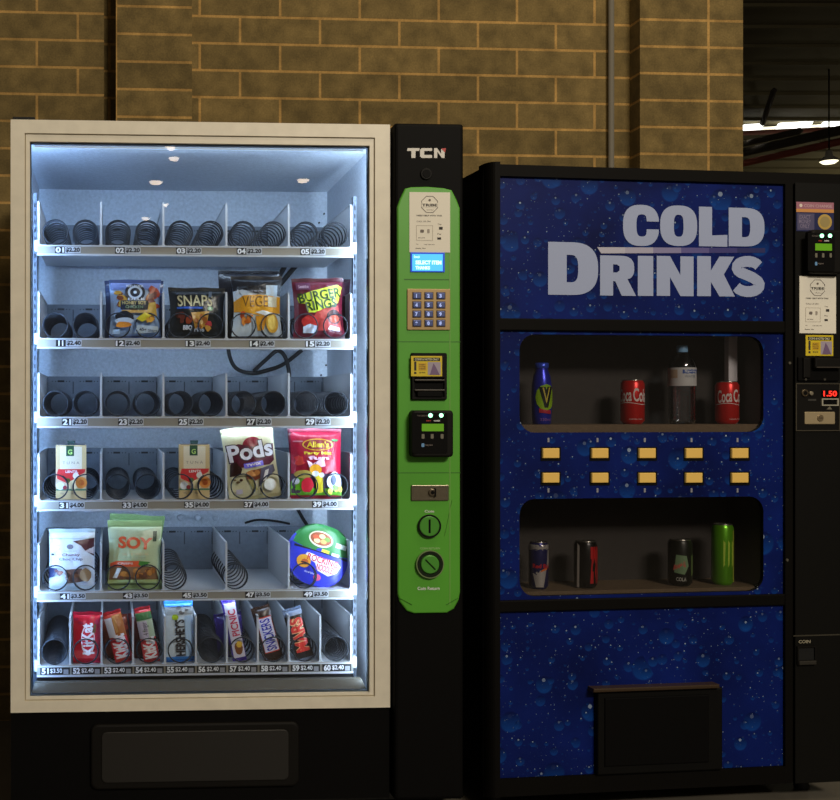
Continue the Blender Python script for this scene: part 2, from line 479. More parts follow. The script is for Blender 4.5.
# the hall's far lamps, mirrored in the glass of the snack machine
T = Frame(11, 3.04, R(3.0))
spots = [(156, 182, 0.105), (303, 180, 0.10), (174, 158, 0.075), (171, 147, 0.07), (146, 218, 0.09), (166, 204, 0.05)]
for i, (px, py, r_) in enumerate(spots):
    p = Vector((0, 0, CAMZ)); d = Vector(((px - CX) / F, 1, (CY - py) / F))
    tt = T.O.dot(T.ey) / d.dot(T.ey); hit = p + d * tt
    n_ = T.ey; rd = d - n_ * 2 * d.dot(n_); k = (5.9 - hit.z) / rd.z; lo = hit + rd * k
    t = empty('high_bay_lamp', lo, 0, 'round white high bay lamp behind the viewer, mirrored in the snack machine glass', 'lamp', 'high bay lamps of the hall')
    MB().lathe([(r_ * 1.5, 0.0), (r_, .12), (.04, .3)], mat((150, 148, 140), .5), 20, caps=False).build('lamp_shade', t)
    MB().lathe([(r_ * 1.4, .01), (r_ * .9, -.04), (.01, -.06)], mat((255, 226, 190), .5, emit=14.0, name='high_bay_glow'), 20).build('bulb', t)

# ------------------------------------------------------------------ snack machine
TM = empty('snack_vending_machine', T.O, T.th, 'tall snack vending machine with champagne framed lit glass front and green control panel', 'vending machine')
TOPZ = T.Z(120.5, 0, 11); XW = T.X(389); XR = T.X(460.5)
DEP = 0.80
ix0, ix1 = T.X(30), T.X(369); iz1 = T.Z(142, 0, 30); FB = T.Z(694, 0, 200); FBO = T.Z(709, 0, 200)
cx0, cx1 = ix0 - .018, ix1 + .016; czt = iz1 + .004; czb = FB - .02; cyb = 0.68
SHELL = mat((30, 29, 28), 0.5, name='charcoal_shell')
s = MB()
s.box(0, cx0 - .004, .02, DEP, .03, TOPZ, SHELL); s.box(cx1 + .004, XR, .06, DEP, .03, TOPZ - .003, SHELL)
s.box(0, XR, .03, DEP, czt + .004, TOPZ - .003, SHELL); s.box(0, XR, cyb + .01, DEP, .03, TOPZ - .003, SHELL)
s.box(0, XR, .04, DEP, .03, czb - .004, SHELL)
s.build('cabinet', TM)
for x in (.06, XR - .06):
    for y in (.10, DEP - .08): MB().lathe([(.02, 0), (.022, .01), (.012, .035)], RUB, 12, x, y).build('foot', TM)
s = MB()
s.box(cx0, cx1, cyb, cyb + .01, czb, czt, LINER); s.box(cx0 - .003, cx0, .03, cyb, czb, czt, LINER)
s.box(cx1, cx1 + .003, .03, cyb, czb, czt, LINER); s.box(cx0, cx1, .03, cyb, czt, czt + .003, LINER)
s.box(cx0, cx1, .03, cyb, czb - .003, czb, mat((60, 62, 66), .5))
s.build('inner_liner', TM)
# champagne door frame with a stepped inner lip
s = MB()
gx0, gx1, gz1, gz0 = T.X(25), T.X(374), T.Z(135, 0, 100), T.Z(699, 0, 100)
O4 = lambda a, b_, c, d_: [(a, b_), (c, b_), (c, d_), (a, d_)]
s.ring(O4(0, FBO, XW, TOPZ), O4(gx0, gz0, gx1, gz1), -.012, .03, FRAME)
s.ring(O4(gx0, gz0, gx1, gz1), O4(gx0 + .003, gz0 + .003, gx1 - .003, gz1 - .003), -.004, .03, FRAME_D)
s.ring(O4(gx0 + .003, gz0 + .003, gx1 - .003, gz1 - .003), O4(ix0, FB, ix1, iz1), -.008, .03, FRAME)
s.build('door_frame', TM)
s = MB().ring(O4(ix0 - .001, FB - .001, ix1 + .001, iz1 + .001), O4(ix0 + .003, FB + .003, ix1 - .003, iz1 - .003), .004, .022, mat((70, 84, 100), .3, .6))
s.build('glazing_bead', TM)
MB().box(ix0 + .001, ix1 - .001, .010, .014, FB, iz1, glass_mat('clear_pane', (.97, .985, 1.0), 1.0)).build('glass_pane', TM)
# sill inside the bottom of the glass
SILL = mat((84, 77, 64), .6, .1, name='taupe_sill_metal')
s = MB(); za, zb = T.Z(692, .03), T.Z(681, .05)
s.add([(ix0, .03, FB - .01), (ix1, .03, FB - .01), (ix1, .03, za), (ix0, .03, za), (ix0 + .01, .05, zb), (ix1 - .01, .05, zb), (ix0 + .01, .075, zb), (ix1 - .01, .075, zb), (ix0, .075, FB - .01), (ix1, .075, FB - .01)],
      [(0, 1, 2, 3), (3, 2, 5, 4), (4, 5, 7, 6), (6, 7, 9, 8), (0, 3, 4, 6, 8), (1, 9, 7, 5, 2)], SILL)
s.build('sill', TM)
# lower door with the collection flap
s = MB(); s.box(0, XW, -.004, .04, .05, FBO, BLACK); s.build('lower_door', TM)
s = MB(); s.prism(rrect(.22, .09, .80, .27, .02), -.016, .0, BLACK2, .006); fp = s.build('collection_flap', TM)
s = MB(); s.prism(rrect(.25, .11, .77, .25, .015), -.019, -.015, DARK, .002); s.build('flap_window', fp)
# little black lug on top of the machine
MB().prism(rrect(T.X(12.5), TOPZ, T.X(35), TOPZ + .011, .003), .0, .05, RUB, .002).build('hinge_cap', TM)
# LED strips behind the frame, round the cavity
LED = mat((222, 238, 255), .4, emit=.4, name='led_strip')
hx = (ix0 + ix1) / 2
MB().box(ix0 + .01, ix1 - .01, .030, .040, iz1 - .007, iz1 - .002, LED).build('led_strip', TM)


def led(name, x, y, z, dirv, sx, sy, pw):
    p = T.world(x, y, z); tgt = p + T.ex * dirv[0] + T.ey * dirv[1] + Vector((0, 0, dirv[2]))
    return area(name, p, tgt, sx, sy, pw, (.66, .82, 1.0))


LEDL = []
for nm, x, dx in (('led_light', ix0 - .004, .55), ('led_light', ix1 + .002, -.55)):
    p = T.world(x, .034, (FB + iz1) / 2); l = bpy.data.lights.new(nm, 'AREA'); l.shape = 'RECTANGLE'
    l.size = .012; l.size_y = (iz1 - FB) * .96; l.energy = 4.4 if dx > 0 else 4.4; l.color = (.34, .58, 1.0) if dx > 0 else (.60, .79, 1.0)
    o = bpy.data.objects.new(nm, l); COL.objects.link(o); o.location = p
    z_ = -(T.ex * dx * .4 + T.ey * 1.0).normalized(); y_ = Vector((0, 0, 1)); x_ = y_.cross(z_)
    o.rotation_euler = Matrix((x_, y_, z_)).transposed().to_euler(); LEDL.append(o)
p = T.world(hx, .045, iz1 - .010)
area('led_light', p, p + T.ey * .7 - Vector((0, 0, .9)), (ix1 - ix0) * .95, .012, 1.6, (.58, .77, 1.0))

# rails at the sides that carry the trays
RAIL = mat((78, 86, 98), .45, .3, name='slotted_rail'); HOLE = mat((18, 20, 24), .7)
for xx in (T.X(352.5, .12) + .004, T.X(33, .12)):
    s = MB().box(xx, xx + .010, .13, .15, czb + .02, czt - .12, RAIL)
    for i in range(58):
        z = czb + .05 + i * .0245
        if z < czt - .15: s.box(xx + .003, xx + .007, .128, .131, z, z + .012, HOLE)
    s.build('slotted_rail', TM)

DT, TD = .11, .42
trays = [(246, 256, 201.5), (338.5, 348.5, 291), (416.5, 427, 372), (499.5, 509.5, 452.5), (590, 599.5, 542), (663.5, 674, 616)]
TZ = [T.Z(a_, DT, 195) for a_, b_, c_ in trays]
cols5 = [38.5, 101, 163.5, 226.5, 289, 351.5]
cols10 = [38.5, 70, 101.5, 133, 165, 196, 227, 258, 289, 320.5, 351.5]


def coil_mb(r, turns, length, wire=.0021, hand=1):
    path = []; n = 22
    for i in range(n + 1):     # flat front ring
        a_ = -PI / 2 + hand * 2 * PI * i / n; path.append((r * math.cos(a_), .0004 * i / n * 4, r * math.sin(a_)))
    N = int(n * turns)
    for i in range(1, N + 1):
        a_ = -PI / 2 + hand * 2 * PI * i / n; path.append((r * math.cos(a_), .0016 + length * i / N, r * math.sin(a_)))
    return MB().tube(path, wire, COILM, 6)


coil_cache = {}


def coil(parent, x, z, r=.0355, turns=9, length=.37, hand=1, y=DT + .004):
    k = (r, turns, length, hand)
    if k not in coil_cache:
        o = coil_mb(r, turns, length, hand=hand).build('spiral_coil'); coil_cache[k] = o.data
        o.parent = parent
    else:
        o = bpy.data.objects.new('spiral_coil', coil_cache[k]); COL.objects.link(o); o.parent = parent
    o.location = (x, y, z + r + .002)
    return o


prices = [['01 $2.20', '02 $2.20', '03 $2.20', '04 $2.20', '05 $2.20'],
          ['11 $2.40', '12 $2.40', '13 $2.40', '14 $2.40', '15 $2.20'],
          ['21 $2.20', '23 $2.20', '25 $2.20', '27 $2.20', '29 $2.20'],
          ['31 $4.00', '33 $4.00', '35 $4.00', '37 $4.00', '39 $4.00'],
          ['41 $3.50', '43 $3.50', '45 $3.50', '47 $3.50', '49 $3.50'],
          ['51 $3.50', '52 $2.40', '53 $2.40', '54 $2.40', '55 $2.40', '56 $2.40', '57 $2.40', '58 $2.40', '59 $2.40', '60 $2.40']]
tagpx = [[55, 115, 176, 236.5, 300], [56, 115, 185, 249, 305], [62, 118, 178, 246, 305], [59, 122, 184, 243.5, 312], [60, 123, 182, 245, 303],
         [41 + 31.3 * i for i in range(10)]]
PLATE_B = mat((20, 20, 22), .4); PLATE_W = mat((196, 200, 206), .5); INK2 = mat((34, 34, 40), .6)
for i, (ya, yb, yt) in enumerate(trays):
    z1 = T.Z(ya, DT, 195); z0 = T.Z(yb, DT, 195); zt = T.Z(yt, DT, 195); hgt = zt - z1
    xs = [T.X(c, DT) for c in (cols10 if i == 5 else cols5)]
    tr = empty('shelf_tray'); tr.parent = TM
    s = MB()
    s.box(xs[0] - .003, xs[-1] + .003, DT + .001, DT + TD, z1 - .006, z1 - .002, TRAY)           # tray floor
    s.build('tray_floor', tr)
    s = MB(); s.box(xs[0], xs[-1], DT + TD, DT + TD + .004, z1 - .002, z1 + hgt * .99, TRAYB)
    nsl = 10
    for k in range(nsl):
        xc_ = xs[0] + (xs[-1] - xs[0]) * (k + .5) / nsl
        s.box(xc_ - .011, xc_ + .011, DT + TD - .0012, DT + TD, zt - .020, zt - .014, HOLE)
        s.box(xc_ - .004 + .042, xc_ + .0 + .0415, DT + TD - .001, DT + TD, zt - .058, zt - .018, mat((58, 64, 74), .6))
        for dz_ in (-.017, .018, -.028, .028):
            s.box(xc_ + dz_ - .0015, xc_ + dz_ + .0015, DT + TD - .0012, DT + TD, zt - .019, zt - .016, HOLE)
    s.build('tray_back', tr)
    s = MB()
    zr = z1
    s.box(xs[0] - .004, xs[-1] + .004, DT - .004, DT + .001, z0, zr, LIPM)
    s.box(xs[0] - .004, xs[-1] + .004, DT - .007, DT + .001, z1 - .0045, z1 - .0015, TRAY)
    s.box(xs[0] - .004, xs[-1] + .004, DT - .0075, DT + .001, z0 - .002, z0 + .003, TRAY)
    s.build('price_rail', tr)
    for k, pr in enumerate(prices[i]):
        s = MB(); num, val = pr.split(' ')
        c0 = T.X(tagpx[i][k], DT); wd = .037 if i < 5 else .030; sc_ = 1 if i < 5 else .86
        h0, h1 = z0 + .0045, z1 - .0055
        if i == 5: s.box(c0 - .002, c0 + .083, DT - .0050, DT - .004, z0 + .004, z1 - .0055, PLATE_B)
        s.box(c0, c0 + .028 * sc_, DT - .0055, DT - .004, h0, h1, PLATE_B)
        s.text(num, c0 + (.007 if num == '11' else .002), h0 + .0015, c0 + (.021 if num == '11' else .026) * sc_, h1 - .0015, DT - .0060, WHITE, .04)
        x2 = c0 + .0285 * sc_
        if i < 5:
            s.box(x2, x2 + .045, DT - .0055, DT - .004, h0, h1, PLATE_W)
            s.box(x2, x2 + .045, DT - .0056, DT - .005, h0 - .001, h0, PLATE_B); s.box(x2, x2 + .045, DT - .0056, DT - .005, h1, h1 + .001, PLATE_B)
            s.text(val, x2 + .002, h0 + .002, x2 + .043, h1 - .002, DT - .0060, INK2, .05)
        else:
            s.text(val, x2 + .002, h0 + .003, x2 + .036, h1 - .003, DT - .0060, WHITE, .015)
            s.box(x2 + .040, x2 + .054, DT - .0056, DT - .004, h0 + .001, h1 - .006, mat((150, 150, 155), .5))
        s.build('price_label', tr)
    dm = None
    for k, x in enumerate(xs):
        if dm is None:
            s = MB(); y0, y1 = DT + .002, DT + TD
            s.box(-.0008, .0008, y0 + .002, y1, 0, hgt, TRAY)
            s.add([(-.0028, y0, .006), (.0028, y0, .006), (.0028, y0, hgt - .004), (-.0028, y0, hgt - .004), (-.0012, y0 + .0012, hgt), (.0012, y0 + .0012, hgt), (-.0028, y0 + .005, .006), (.0028, y0 + .005, .006), (.0028, y0 + .005, hgt - .004), (-.0028, y0 + .005, hgt - .004), (-.010, y0, 0), (.010, y0, 0), (-.010, y0 + .005, 0), (.010, y0 + .005, 0)],
                  [(0, 1, 2, 3), (3, 2, 5, 4), (6, 9, 8, 7), (0, 3, 9, 6), (1, 7, 8, 2), (3, 4, 5, 2), (10, 11, 1, 0), (12, 6, 7, 13), (10, 0, 6, 12), (11, 13, 7, 1), (9, 3, 2, 8)], TRAY)
            s.box(-.0030, .0030, y0 + .006, y1, hgt - .002, hgt, TRAY)
            o = s.build('divider', tr); dm = o.data
        else:
            o = bpy.data.objects.new('divider', dm); COL.objects.link(o); o.parent = tr
        o.location = (x, 0, z1 - .002)
    for xx in (xs[0] - .012, xs[-1] + .004):
        MB().prism(rrect(xx, z1 - .018, xx + .012, z1 + .014, .002), DT + .0, DT + .02, TRAY, .001).build('tray_clip', tr)
    if i < 5:      # fill light added under the front edge, brightening behind the next tray
        p = T.world((xs[0] + xs[-1]) / 2, DT + .02, z0 - .002)
        area('shelf_fill', p, p + T.ey * 1.0 - Vector((0, 0, .05)), (xs[-1] - xs[0]) * .95, .012, .82, (.58, .77, 1.0), 172)
    # coils
    fine = {0: 9, 1: 15, 2: 15, 3: 15, 4: 8, 5: 13}[i]
    if i < 5:
        pairs = [(tuple(((xs[k + 1] - xs[k]) * f_ + xs[k]) for f_ in (.27, .75))) for k in range(5)]
        for k, (a_, b_) in enumerate(pairs):
            if i == 4 and k in (2, 3):
                coil(tr, xs[k] + (.030 if k == 2 else .026), z1, .036, 7, .37, 1); continue
            if i == 4 and k == 4:
                coil(tr, xs[k] + .045, z1, .036, 5, .37, 1); continue
            full = (i, k) in ((1, 1), (1, 2), (1, 3), (1, 4), (3, 0), (3, 2), (3, 3), (3, 4), (4, 0), (4, 1))
            tn = 5 if full else fine
            coil(tr, a_, z1, .0355, tn, .37, 1); coil(tr, b_, z1, .0355, tn, .37, -1)
    else:
        for k in range(10):
            coil(tr, (xs[k] + xs[k + 1]) / 2, z1, .0355, 19 if k in (0, 5, 9) else 8, .37, 1)
    # coil motors' dark housings behind the trays
# loose black cable at the back of the cavity
CAB = mat((14, 16, 20), .5, name='black_cable')


def cab(pts, d, r_=.005):
    P_ = [Vector((T.P(x, y, d)[0], d + (k % 2) * .006, T.P(x, y, d)[1])) for k, (x, y) in enumerate(pts)]
    out = []
    for i in range(len(P_) - 1):
        p0, p1, p2, p3 = P_[max(i - 1, 0)], P_[i], P_[i + 1], P_[min(i + 2, len(P_) - 1)]
        for k in range(6):
            t_ = k / 6
            out.append(.5 * ((2 * p1) + (p2 - p0) * t_ + (2 * p0 - 5 * p1 + 4 * p2 - p3) * t_ ** 2 + (3 * p1 - p0 - 3 * p2 + p3) * t_ ** 3))
    out.append(P_[-1])
    return MB().tube(out, r_, CAB, 7)


cab([(292, 256), (298, 262), (288, 275), (277, 289), (271, 300)], .60, .009).build('cable', TM)
cab([(282, 258), (286, 263), (279, 276), (268, 290)], .61, .009).build('cable', TM)
cab([(229, 330), (229, 352), (236, 368), (252, 373), (268, 370), (284, 364), (302, 350)], .60, .007).build('cable', TM)
cab([(254, 371), (266, 360), (277, 351), (285, 356), (289, 372), (289, 390)], .59, .007).build('cable', TM)
cab([(296, 506), (304, 520), (312, 532)], .60, .006).build('cable', TM)
cab([(245, 523), (258, 520), (275, 521), (290, 524)], .60, .004).build('cable', TM)
for px in (168, 181, 198, 216):
    x, z = T.P(px, 518, .655)
    MB().cyly(x, z, .011, .655, .68, LINER, .004, 16).build('bolt_head', TM)
for px, py in ((325, 213), (320, 222), (327, 365), (322, 375)):
    x, z = T.P(px, py, .66); MB().cyly(x, z, .003, .672, .68, HOLE, 0, 10).build('screw', TM)

# ---------------- control column
s = MB(); cxl = XW + .008
s.prism(rrect(cxl, .05, XR, T.Z(125.8, 0, 430), .008), -.030, .065, BLACK, .010)
s.build('control_column', TM)
YC = -.030


def px_poly(fr, pts, d=0): return [fr.P(x, y, d) for x, y in pts]


def px_rect(fr, x0, y0, x1, y1, d=0, r=0.0):
    a_, b_ = fr.P(x0, y1, d), fr.P(x1, y0, d)
    m_ = ((fr.P(x0, (y0 + y1) / 2, d)[0]), fr.P((x0 + x1) / 2, y1, d)[1], fr.P(x1, (y0 + y1) / 2, d)[0], fr.P((x0 + x1) / 2, y0, d)[1])
    return rrect(*m_, r) if r else [(m_[0], m_[1]), (m_[2], m_[1]), (m_[2], m_[3]), (m_[0], m_[3])]


d_ = YC - .007
gp = px_poly(T, [(398, 594), (400, 602), (407, 611), (414, 613.5), (447, 613), (454, 609), (459, 600), (460.3, 592),
                 (460, 208), (457, 200), (452, 190), (444, 188), (428, 186.6), (411, 187), (405, 188.5), (400, 199), (397.3, 207)], d_)
s = MB().prism(gp, d_, YC, GREEN, .004)
for y in (341.8, 472.8):
    a_ = px_rect(T, 397.3, y - .4, 460.3, y + .4, d_); s.prism(a_, d_ - .0004, d_, GREEN_D)
s.prism(px_rect(T, 404, 279, 449, 280, d_), d_ - .0006, d_, GREEN_D)
s.prism(px_rect(T, 449.3, 192, 450.4, 605, d_), d_ - .0006, d_, mat((120, 176, 84), .35))
for x0, y0, x1, y1 in ((399, 598, 412, 605), (446, 605, 458, 598)):
    a_, b_ = T.P(x0, y0, d_), T.P(x1, y1, d_); s.tube([(a_[0], d_, a_[1]), (b_[0], d_, b_[1])], .0012, GREEN_D, 5)
a_, b_ = T.P(452, 500, d_), T.P(444.5, 536, d_)
s.tube([(a_[0], d_, a_[1]), (b_[0], d_, b_[1])], .0007, mat((130, 190, 96), .4), 4)
s.text('Coin', *T.P(424.5, 512.5, d_), *T.P(434, 510, d_), d_ - .0006, WHITE, .02)
s.text('Coin Return', *T.P(417.5, 590, d_), *T.P(439.5, 586.6, d_), d_ - .0006, WHITE, .02)
s.text('COIN RETURN', *T.P(420, 549.5, d_), *T.P(440, 547.3, d_), d_ - .0006, mat((170, 210, 140), .5), .01)
s.build('control_panel', TM)


def logo_text(s, t, fr, x0, y0, x1, y1, d, m, off=.02, tilt=0, rot=False):
    a_ = fr.P(x0, (y0 + y1) / 2, d)[0]; b_ = fr.P(x1, (y0 + y1) / 2, d)[0]
    c_ = fr.P((x0 + x1) / 2, y1, d)[1]; e_ = fr.P((x0 + x1) / 2, y0, d)[1]
    s.text(t, a_, c_, b_, e_, d, m, off, tilt, rot=rot)


s = MB(); LG = mat((226, 222, 216), .5)
# maker's mark: heavy T, C, N with a red tip
def pl(s, pts, fr, d, m): s.prism(px_poly(fr, pts, d), d - .0008, d, m)


yl = YC
pl(s, [(407, 151), (407.6, 148.2), (419.5, 148.2), (419.2, 151), (415.5, 151), (415.3, 158), (411.3, 158), (411.3, 151)], T, yl, LG)
pl(s, [(421.5, 148.2), (432, 148.2), (432, 151), (424.2, 151), (424.2, 155), (432, 155), (432, 158), (421.5, 158), (420, 156.5), (420, 150)], T, yl, LG)
pl(s, [(434, 148.2), (437, 148.2), (441, 154), (441, 148.8), (444.5, 151), (444.5, 158), (441.8, 158), (437.2, 151.6), (437.2, 158), (434, 158)], T, yl, LG)
pl(s, [(441, 148.6), (446, 148.2), (445, 152.6)], T, yl - .0004, mat((190, 40, 36), .5))
s.build('maker_badge', TM)
x, z = T.P(426, 174, YC); s = MB().cyly(x, z, .0165, YC - .005, YC, BLACK2, .002); s.cyly(x, z, .0115, YC - .006, YC - .005, BLACK, .001); s.build('lock_cap', TM)


def notice(fr, x0, y0, x1, y1, d, parent):
    s = MB(); W = lambda u: x0 + (x1 - x0) * u; H = lambda v: y0 + (y1 - y0) * v
    s.prism(px_rect(fr, x0, y0, x1, y1, d), d - .001, d, PAPER)
    e = d - .0012
    cx_, cz_ = fr.P(W(.5), H(.20), e); r1 = (fr.X(W(.72), e) - fr.X(W(.28), e)) / 2
    pts = [(cx_ + r1 * math.cos(2 * PI * k / 8 + PI / 8), cz_ + r1 * math.sin(2 * PI * k / 8 + PI / 8)) for k in range(8)]
    pin = [(cx_ + (a_ - cx_) * .93, cz_ + (b_ - cz_) * .93) for a_, b_ in pts]
    s.ring(pts, pin, e - .0003, e, INKL)
    s.prism(px_rect(fr, W(.30), H(.175), W(.70), H(.245), e), e - .0004, e, PAPER)
    logo_text(s, 'TRIBE', fr, W(.31), H(.19), W(.69), H(.235), e - .0006, INK, .03)
    s.cyly(cx_, fr.P(W(.5), H(.13), e)[1], r1 * .13, e - .0004, e, INKL)
    logo_text(s, 'VENDING', fr, W(.42), H(.285), W(.60), H(.30), e, INKL, .01)
    logo_text(s, 'NEED HELP WITH THIS', fr, W(.18), H(.375), W(.80), H(.40), e, INK, .03)
    logo_text(s, 'CALL US ON', fr, W(.18), H(.47), W(.52), H(.495), e, INKL, .02)
    s.ring(px_rect(fr, W(.17), H(.55), W(.58), H(.80), e), px_rect(fr, W(.18), H(.555), W(.57), H(.795), e), e - .0003, e, mat((186, 176, 162), .7))
    s.prism(px_rect(fr, W(.27), H(.62), W(.36), H(.67), e, .002), e - .0003, e, INKL)
    s.prism(px_rect(fr, W(.44), H(.61), W(.50), H(.68), e, .002), e - .0003, e, mat((170, 160, 150), .7))
    logo_text(s, 'SCAN', fr, W(.22), H(.745), W(.38), H(.765), e, INKL, .02)
    logo_text(s, 'Tap', fr, W(.69), H(.52), W(.79), H(.545), e, INKL, .02)
    s.prism(px_rect(fr, W(.73), H(.575), W(.82), H(.62), e), e - .0003, e, INK)
    logo_text(s, 'Pay', fr, W(.69), H(.68), W(.79), H(.71), e, INKL, .02)
    s.prism(px_rect(fr, W(.69), H(.75), W(.78), H(.785), e), e - .0003, e, INK)
    logo_text(s, 'Tel', fr, W(.16), H(.855), W(.22), H(.87), e, INKL, .02)
    logo_text(s, '1300 000 000', fr, W(.36), H(.86), W(.62), H(.875), e, INKL, .02)
    logo_text(s, 'Asset No', fr, W(.15), H(.92), W(.40), H(.94), e, INK, .02)
    return s.build('paper_notice', parent)


notice(T, 409.3, 192.3, 450, 252.5, d_ - .0006, TM)
# display
s = MB(); e = d_ - .001
s.prism(px_rect(T, 410.5, 252.5, 444.5, 272, e), e - .002, d_, mat((22, 70, 190), .3, emit=.6, name='display_bezel_blue'))
s.prism(px_rect(T, 412, 254.2, 442.5, 271, e), e - .0026, d_, mat((70, 176, 250), .3, emit=1.0, name='display_cyan'))
DW = mat((200, 244, 255), .3, emit=1.2, name='display_letters')
logo_text(s, 'Snack', T, 414, 255.5, 420, 258, e - .003, DW, .02)
logo_text(s, 'SELECT ITEM', T, 415.5, 260.5, 441.5, 264.5, e - .003, DW, .05)
logo_text(s, 'THANKS', T, 415.5, 266, 430, 269.5, e - .003, DW, .06)
s.build('display', TM)
# keypad
s = MB(); KP = mat((178, 150, 104), .4, .4, name='bronze_keypad')
s.prism(px_rect(T, 407, 289, 450, 330, e, .002), e - .003, d_, KP, .0012); kp = s.build('keypad', TM)
KEY = mat((84, 96, 150), .35, .3, name='key_metal'); KG = mat((170, 190, 255), .4, emit=.5, name='key_glyph')
for r_ in range(4):
    for c_ in range(3):
        px, py = 416.5 + 12 * c_, 295.8 + 9.15 * r_
        s = MB(); s.prism(px_rect(T, px - 3.9, py - 3, px + 3.9, py + 3, e, .002), e - .0062, e - .003, KEY, .0014)
        s.ring(px_rect(T, px - 4.6, py - 3.6, px + 4.6, py + 3.9, e), px_rect(T, px - 3.9, py - 3, px + 3.9, py + 3, e), e - .0034, e - .003, mat((90, 66, 40), .6))
        logo_text(s, ['123', '456', '789', '*0#'][r_][c_], T, px - (.4 if r_ + c_ == 0 else 1.2), py - 1.9, px + (.4 if r_ + c_ == 0 else 1.2), py + 1.9, e - .0066, KG, .05)
        s.build('key', kp)


def sticker(fr, x0, y0, x1, y1, e, parent, txt='COINS & NOTES ONLY'):
    s = MB(); W = lambda u: x0 + (x1 - x0) * u; H = lambda v: y0 + (y1 - y0) * v
    YL = mat((226, 200, 40), .5, name='yellow_sticker')
    s.prism(px_rect(fr, x0, y0, x1, y1, e), e - .001, e, YL)
    s.prism(px_rect(fr, W(.08), H(.08), W(.93), H(.25), e), e - .0014, e, BLACK2)
    logo_text(s, txt, fr, W(.12), H(.11), W(.90), H(.22), e - .0018, mat((232, 226, 190), .5), .02)
    s.prism(px_rect(fr, W(.10), H(.28), W(.17), H(.72), e), e - .0014, e, INK)
    s.prism(px_rect(fr, W(.10), H(.78), W(.17), H(.88), e), e - .0014, e, INK)
    s.prism(px_rect(fr, W(.24), H(.34), W(.50), H(.72), e), e - .0014, e, mat((216, 172, 34), .5))
    for k in range(3): logo_text(s, ['INSERT', 'NOTES', 'HERE'][k], fr, W(.27), H(.40 + .1 * k), W(.47), H(.46 + .1 * k), e - .0016, INK, .01)
    logo_text(s, '$5 $10', fr, W(.27), H(.78), W(.46), H(.86), e - .0016, INK, .02)
    s.prism(px_rect(fr, W(.54), H(.30), W(.95), H(.93), e), e - .0014, e, mat((172, 160, 176), .5))
    s.add([(fr.P(W(u), H(v), e)[0], e - .0017, fr.P(W(u), H(v), e)[1]) for u, v in ((.60, .93), (.72, .36), (.80, .55), (.92, .93))], [(0, 1, 2, 3)], mat((120, 96, 132), .5))
    return s.build('sticker', parent)


# note reader
s = MB(); s.prism(px_rect(T, 410.5, 353, 446.7, 399.7, e, .004), e - .004, d_, BLACK, .002)
s.ring(px_rect(T, 411.5, 354, 445.7, 399, e), px_rect(T, 413.5, 377.5, 443.5, 397, e), e - .010, e - .003, BLACK2)
for y in (379.5, 389.5): s.prism(px_rect(T, 413.5, y, 443, y + 1.6, e), e - .016, e - .003, mat((60, 54, 46), .4), .001)
s.prism(px_rect(T, 416, 391.5, 441, 397, e, .003), e - .014, e - .003, BLACK, .002)
nr = s.build('note_reader', TM)
sticker(T, 411, 356, 442, 376.3, e - .010, nr)


def card_reader(fr, x0, y0, x1, y1, d, parent, th=.03):
    W = lambda u: x0 + (x1 - x0) * u; H = lambda v: y0 + (y1 - y0) * v
    s = MB(); s.prism(px_rect(fr, x0, y0, x1, y1, d, .010), d - th, d, BLACK2, .006)
    f_ = d - th
    s.prism(px_rect(fr, W(.07), H(.05), W(.93), H(.93), f_, .006), f_ - .001, f_, BLACK, .0008)
    rd = s.build('card_reader', parent); q_ = f_ - .0012
    s = MB()
    logo_text(s, 'TAP CARD HERE', fr, W(.20), H(.10), W(.50), H(.13), q_, INKL, .01)
    logo_text(s, 'PAY', fr, W(.42), H(.21), W(.54), H(.24), q_, mat((190, 60, 50), .5), .04)
    logo_text(s, 'CARD', fr, W(.60), H(.21), W(.75), H(.24), q_, WHITE, .04)
    s.prism(px_rect(fr, W(.31), H(.29), W(.84), H(.45), q_), q_ - .0006, q_, mat((96, 160, 20), .4, emit=.28, name='reader_lcd'))
    for u in (.34, .56, .80):
        s.prism(px_rect(fr, W(u - .035), H(.51), W(u + .035), H(.61), q_, .002), q_ - .0008, q_, mat((120, 116, 100), .5))
    s.prism(px_rect(fr, W(.30), H(.71), W(.37), H(.79), q_, .002), q_ - .0008, q_, mat((110, 160, 210), .5))
    logo_text(s, 'nayax', fr, W(.39), H(.735), W(.58), H(.775), q_, INKL, .01)
    s.build('reader_face', rd)
    for u in (.52, .78):
        x_, z_ = fr.P(W(u), H(.11), q_)
        MB().cyly(x_, z_, .0058, q_ - .002, q_, mat((150, 255, 190), .4, emit=3.5, name='green_led'), .001, 14).build('indicator_light', rd)
    return rd


card_reader(T, 409, 410.3, 450.3, 456.8, e, TM)
# coin slot plate, coin slot dial, return dial
s = MB(); s.prism(px_rect(T, 411, 485, 448.5, 500.5, e, .002), e - .004, d_, STEEL, .0015)
s.ring(px_rect(T, 412.5, 486.5, 447, 499, e), px_rect(T, 413.2, 487.2, 446.3, 498.3, e), e - .0046, e - .004, mat((90, 82, 66), .5))
x, z = T.P(431.5, 492.3, e); s.cyly(x, z, .0105, e - .010, e - .004, mat((120, 108, 90), .3, .8), .002); s.cyly(x, z, .005, e - .0105, e - .010, BLACK)
s.prism(px_rect(T, 433.5, 488, 435, 496.5, e), e - .011, e - .004, BLACK); s.build('coin_plate', TM)
x, z = T.P(429, 526, e); s = MB(); GM = mat((84, 160, 60), .3, .1)
ci = lambda r_, n=32: [(x + r_ * math.cos(2 * PI * k / n), z + r_ * math.sin(2 * PI * k / n)) for k in range(n)]
s.cyly(x, z, .0325, e - .003, d_, GREEN_D, .001, 32); s.cyly(x, z, .028, e - .006, d_, GM, .002, 32)
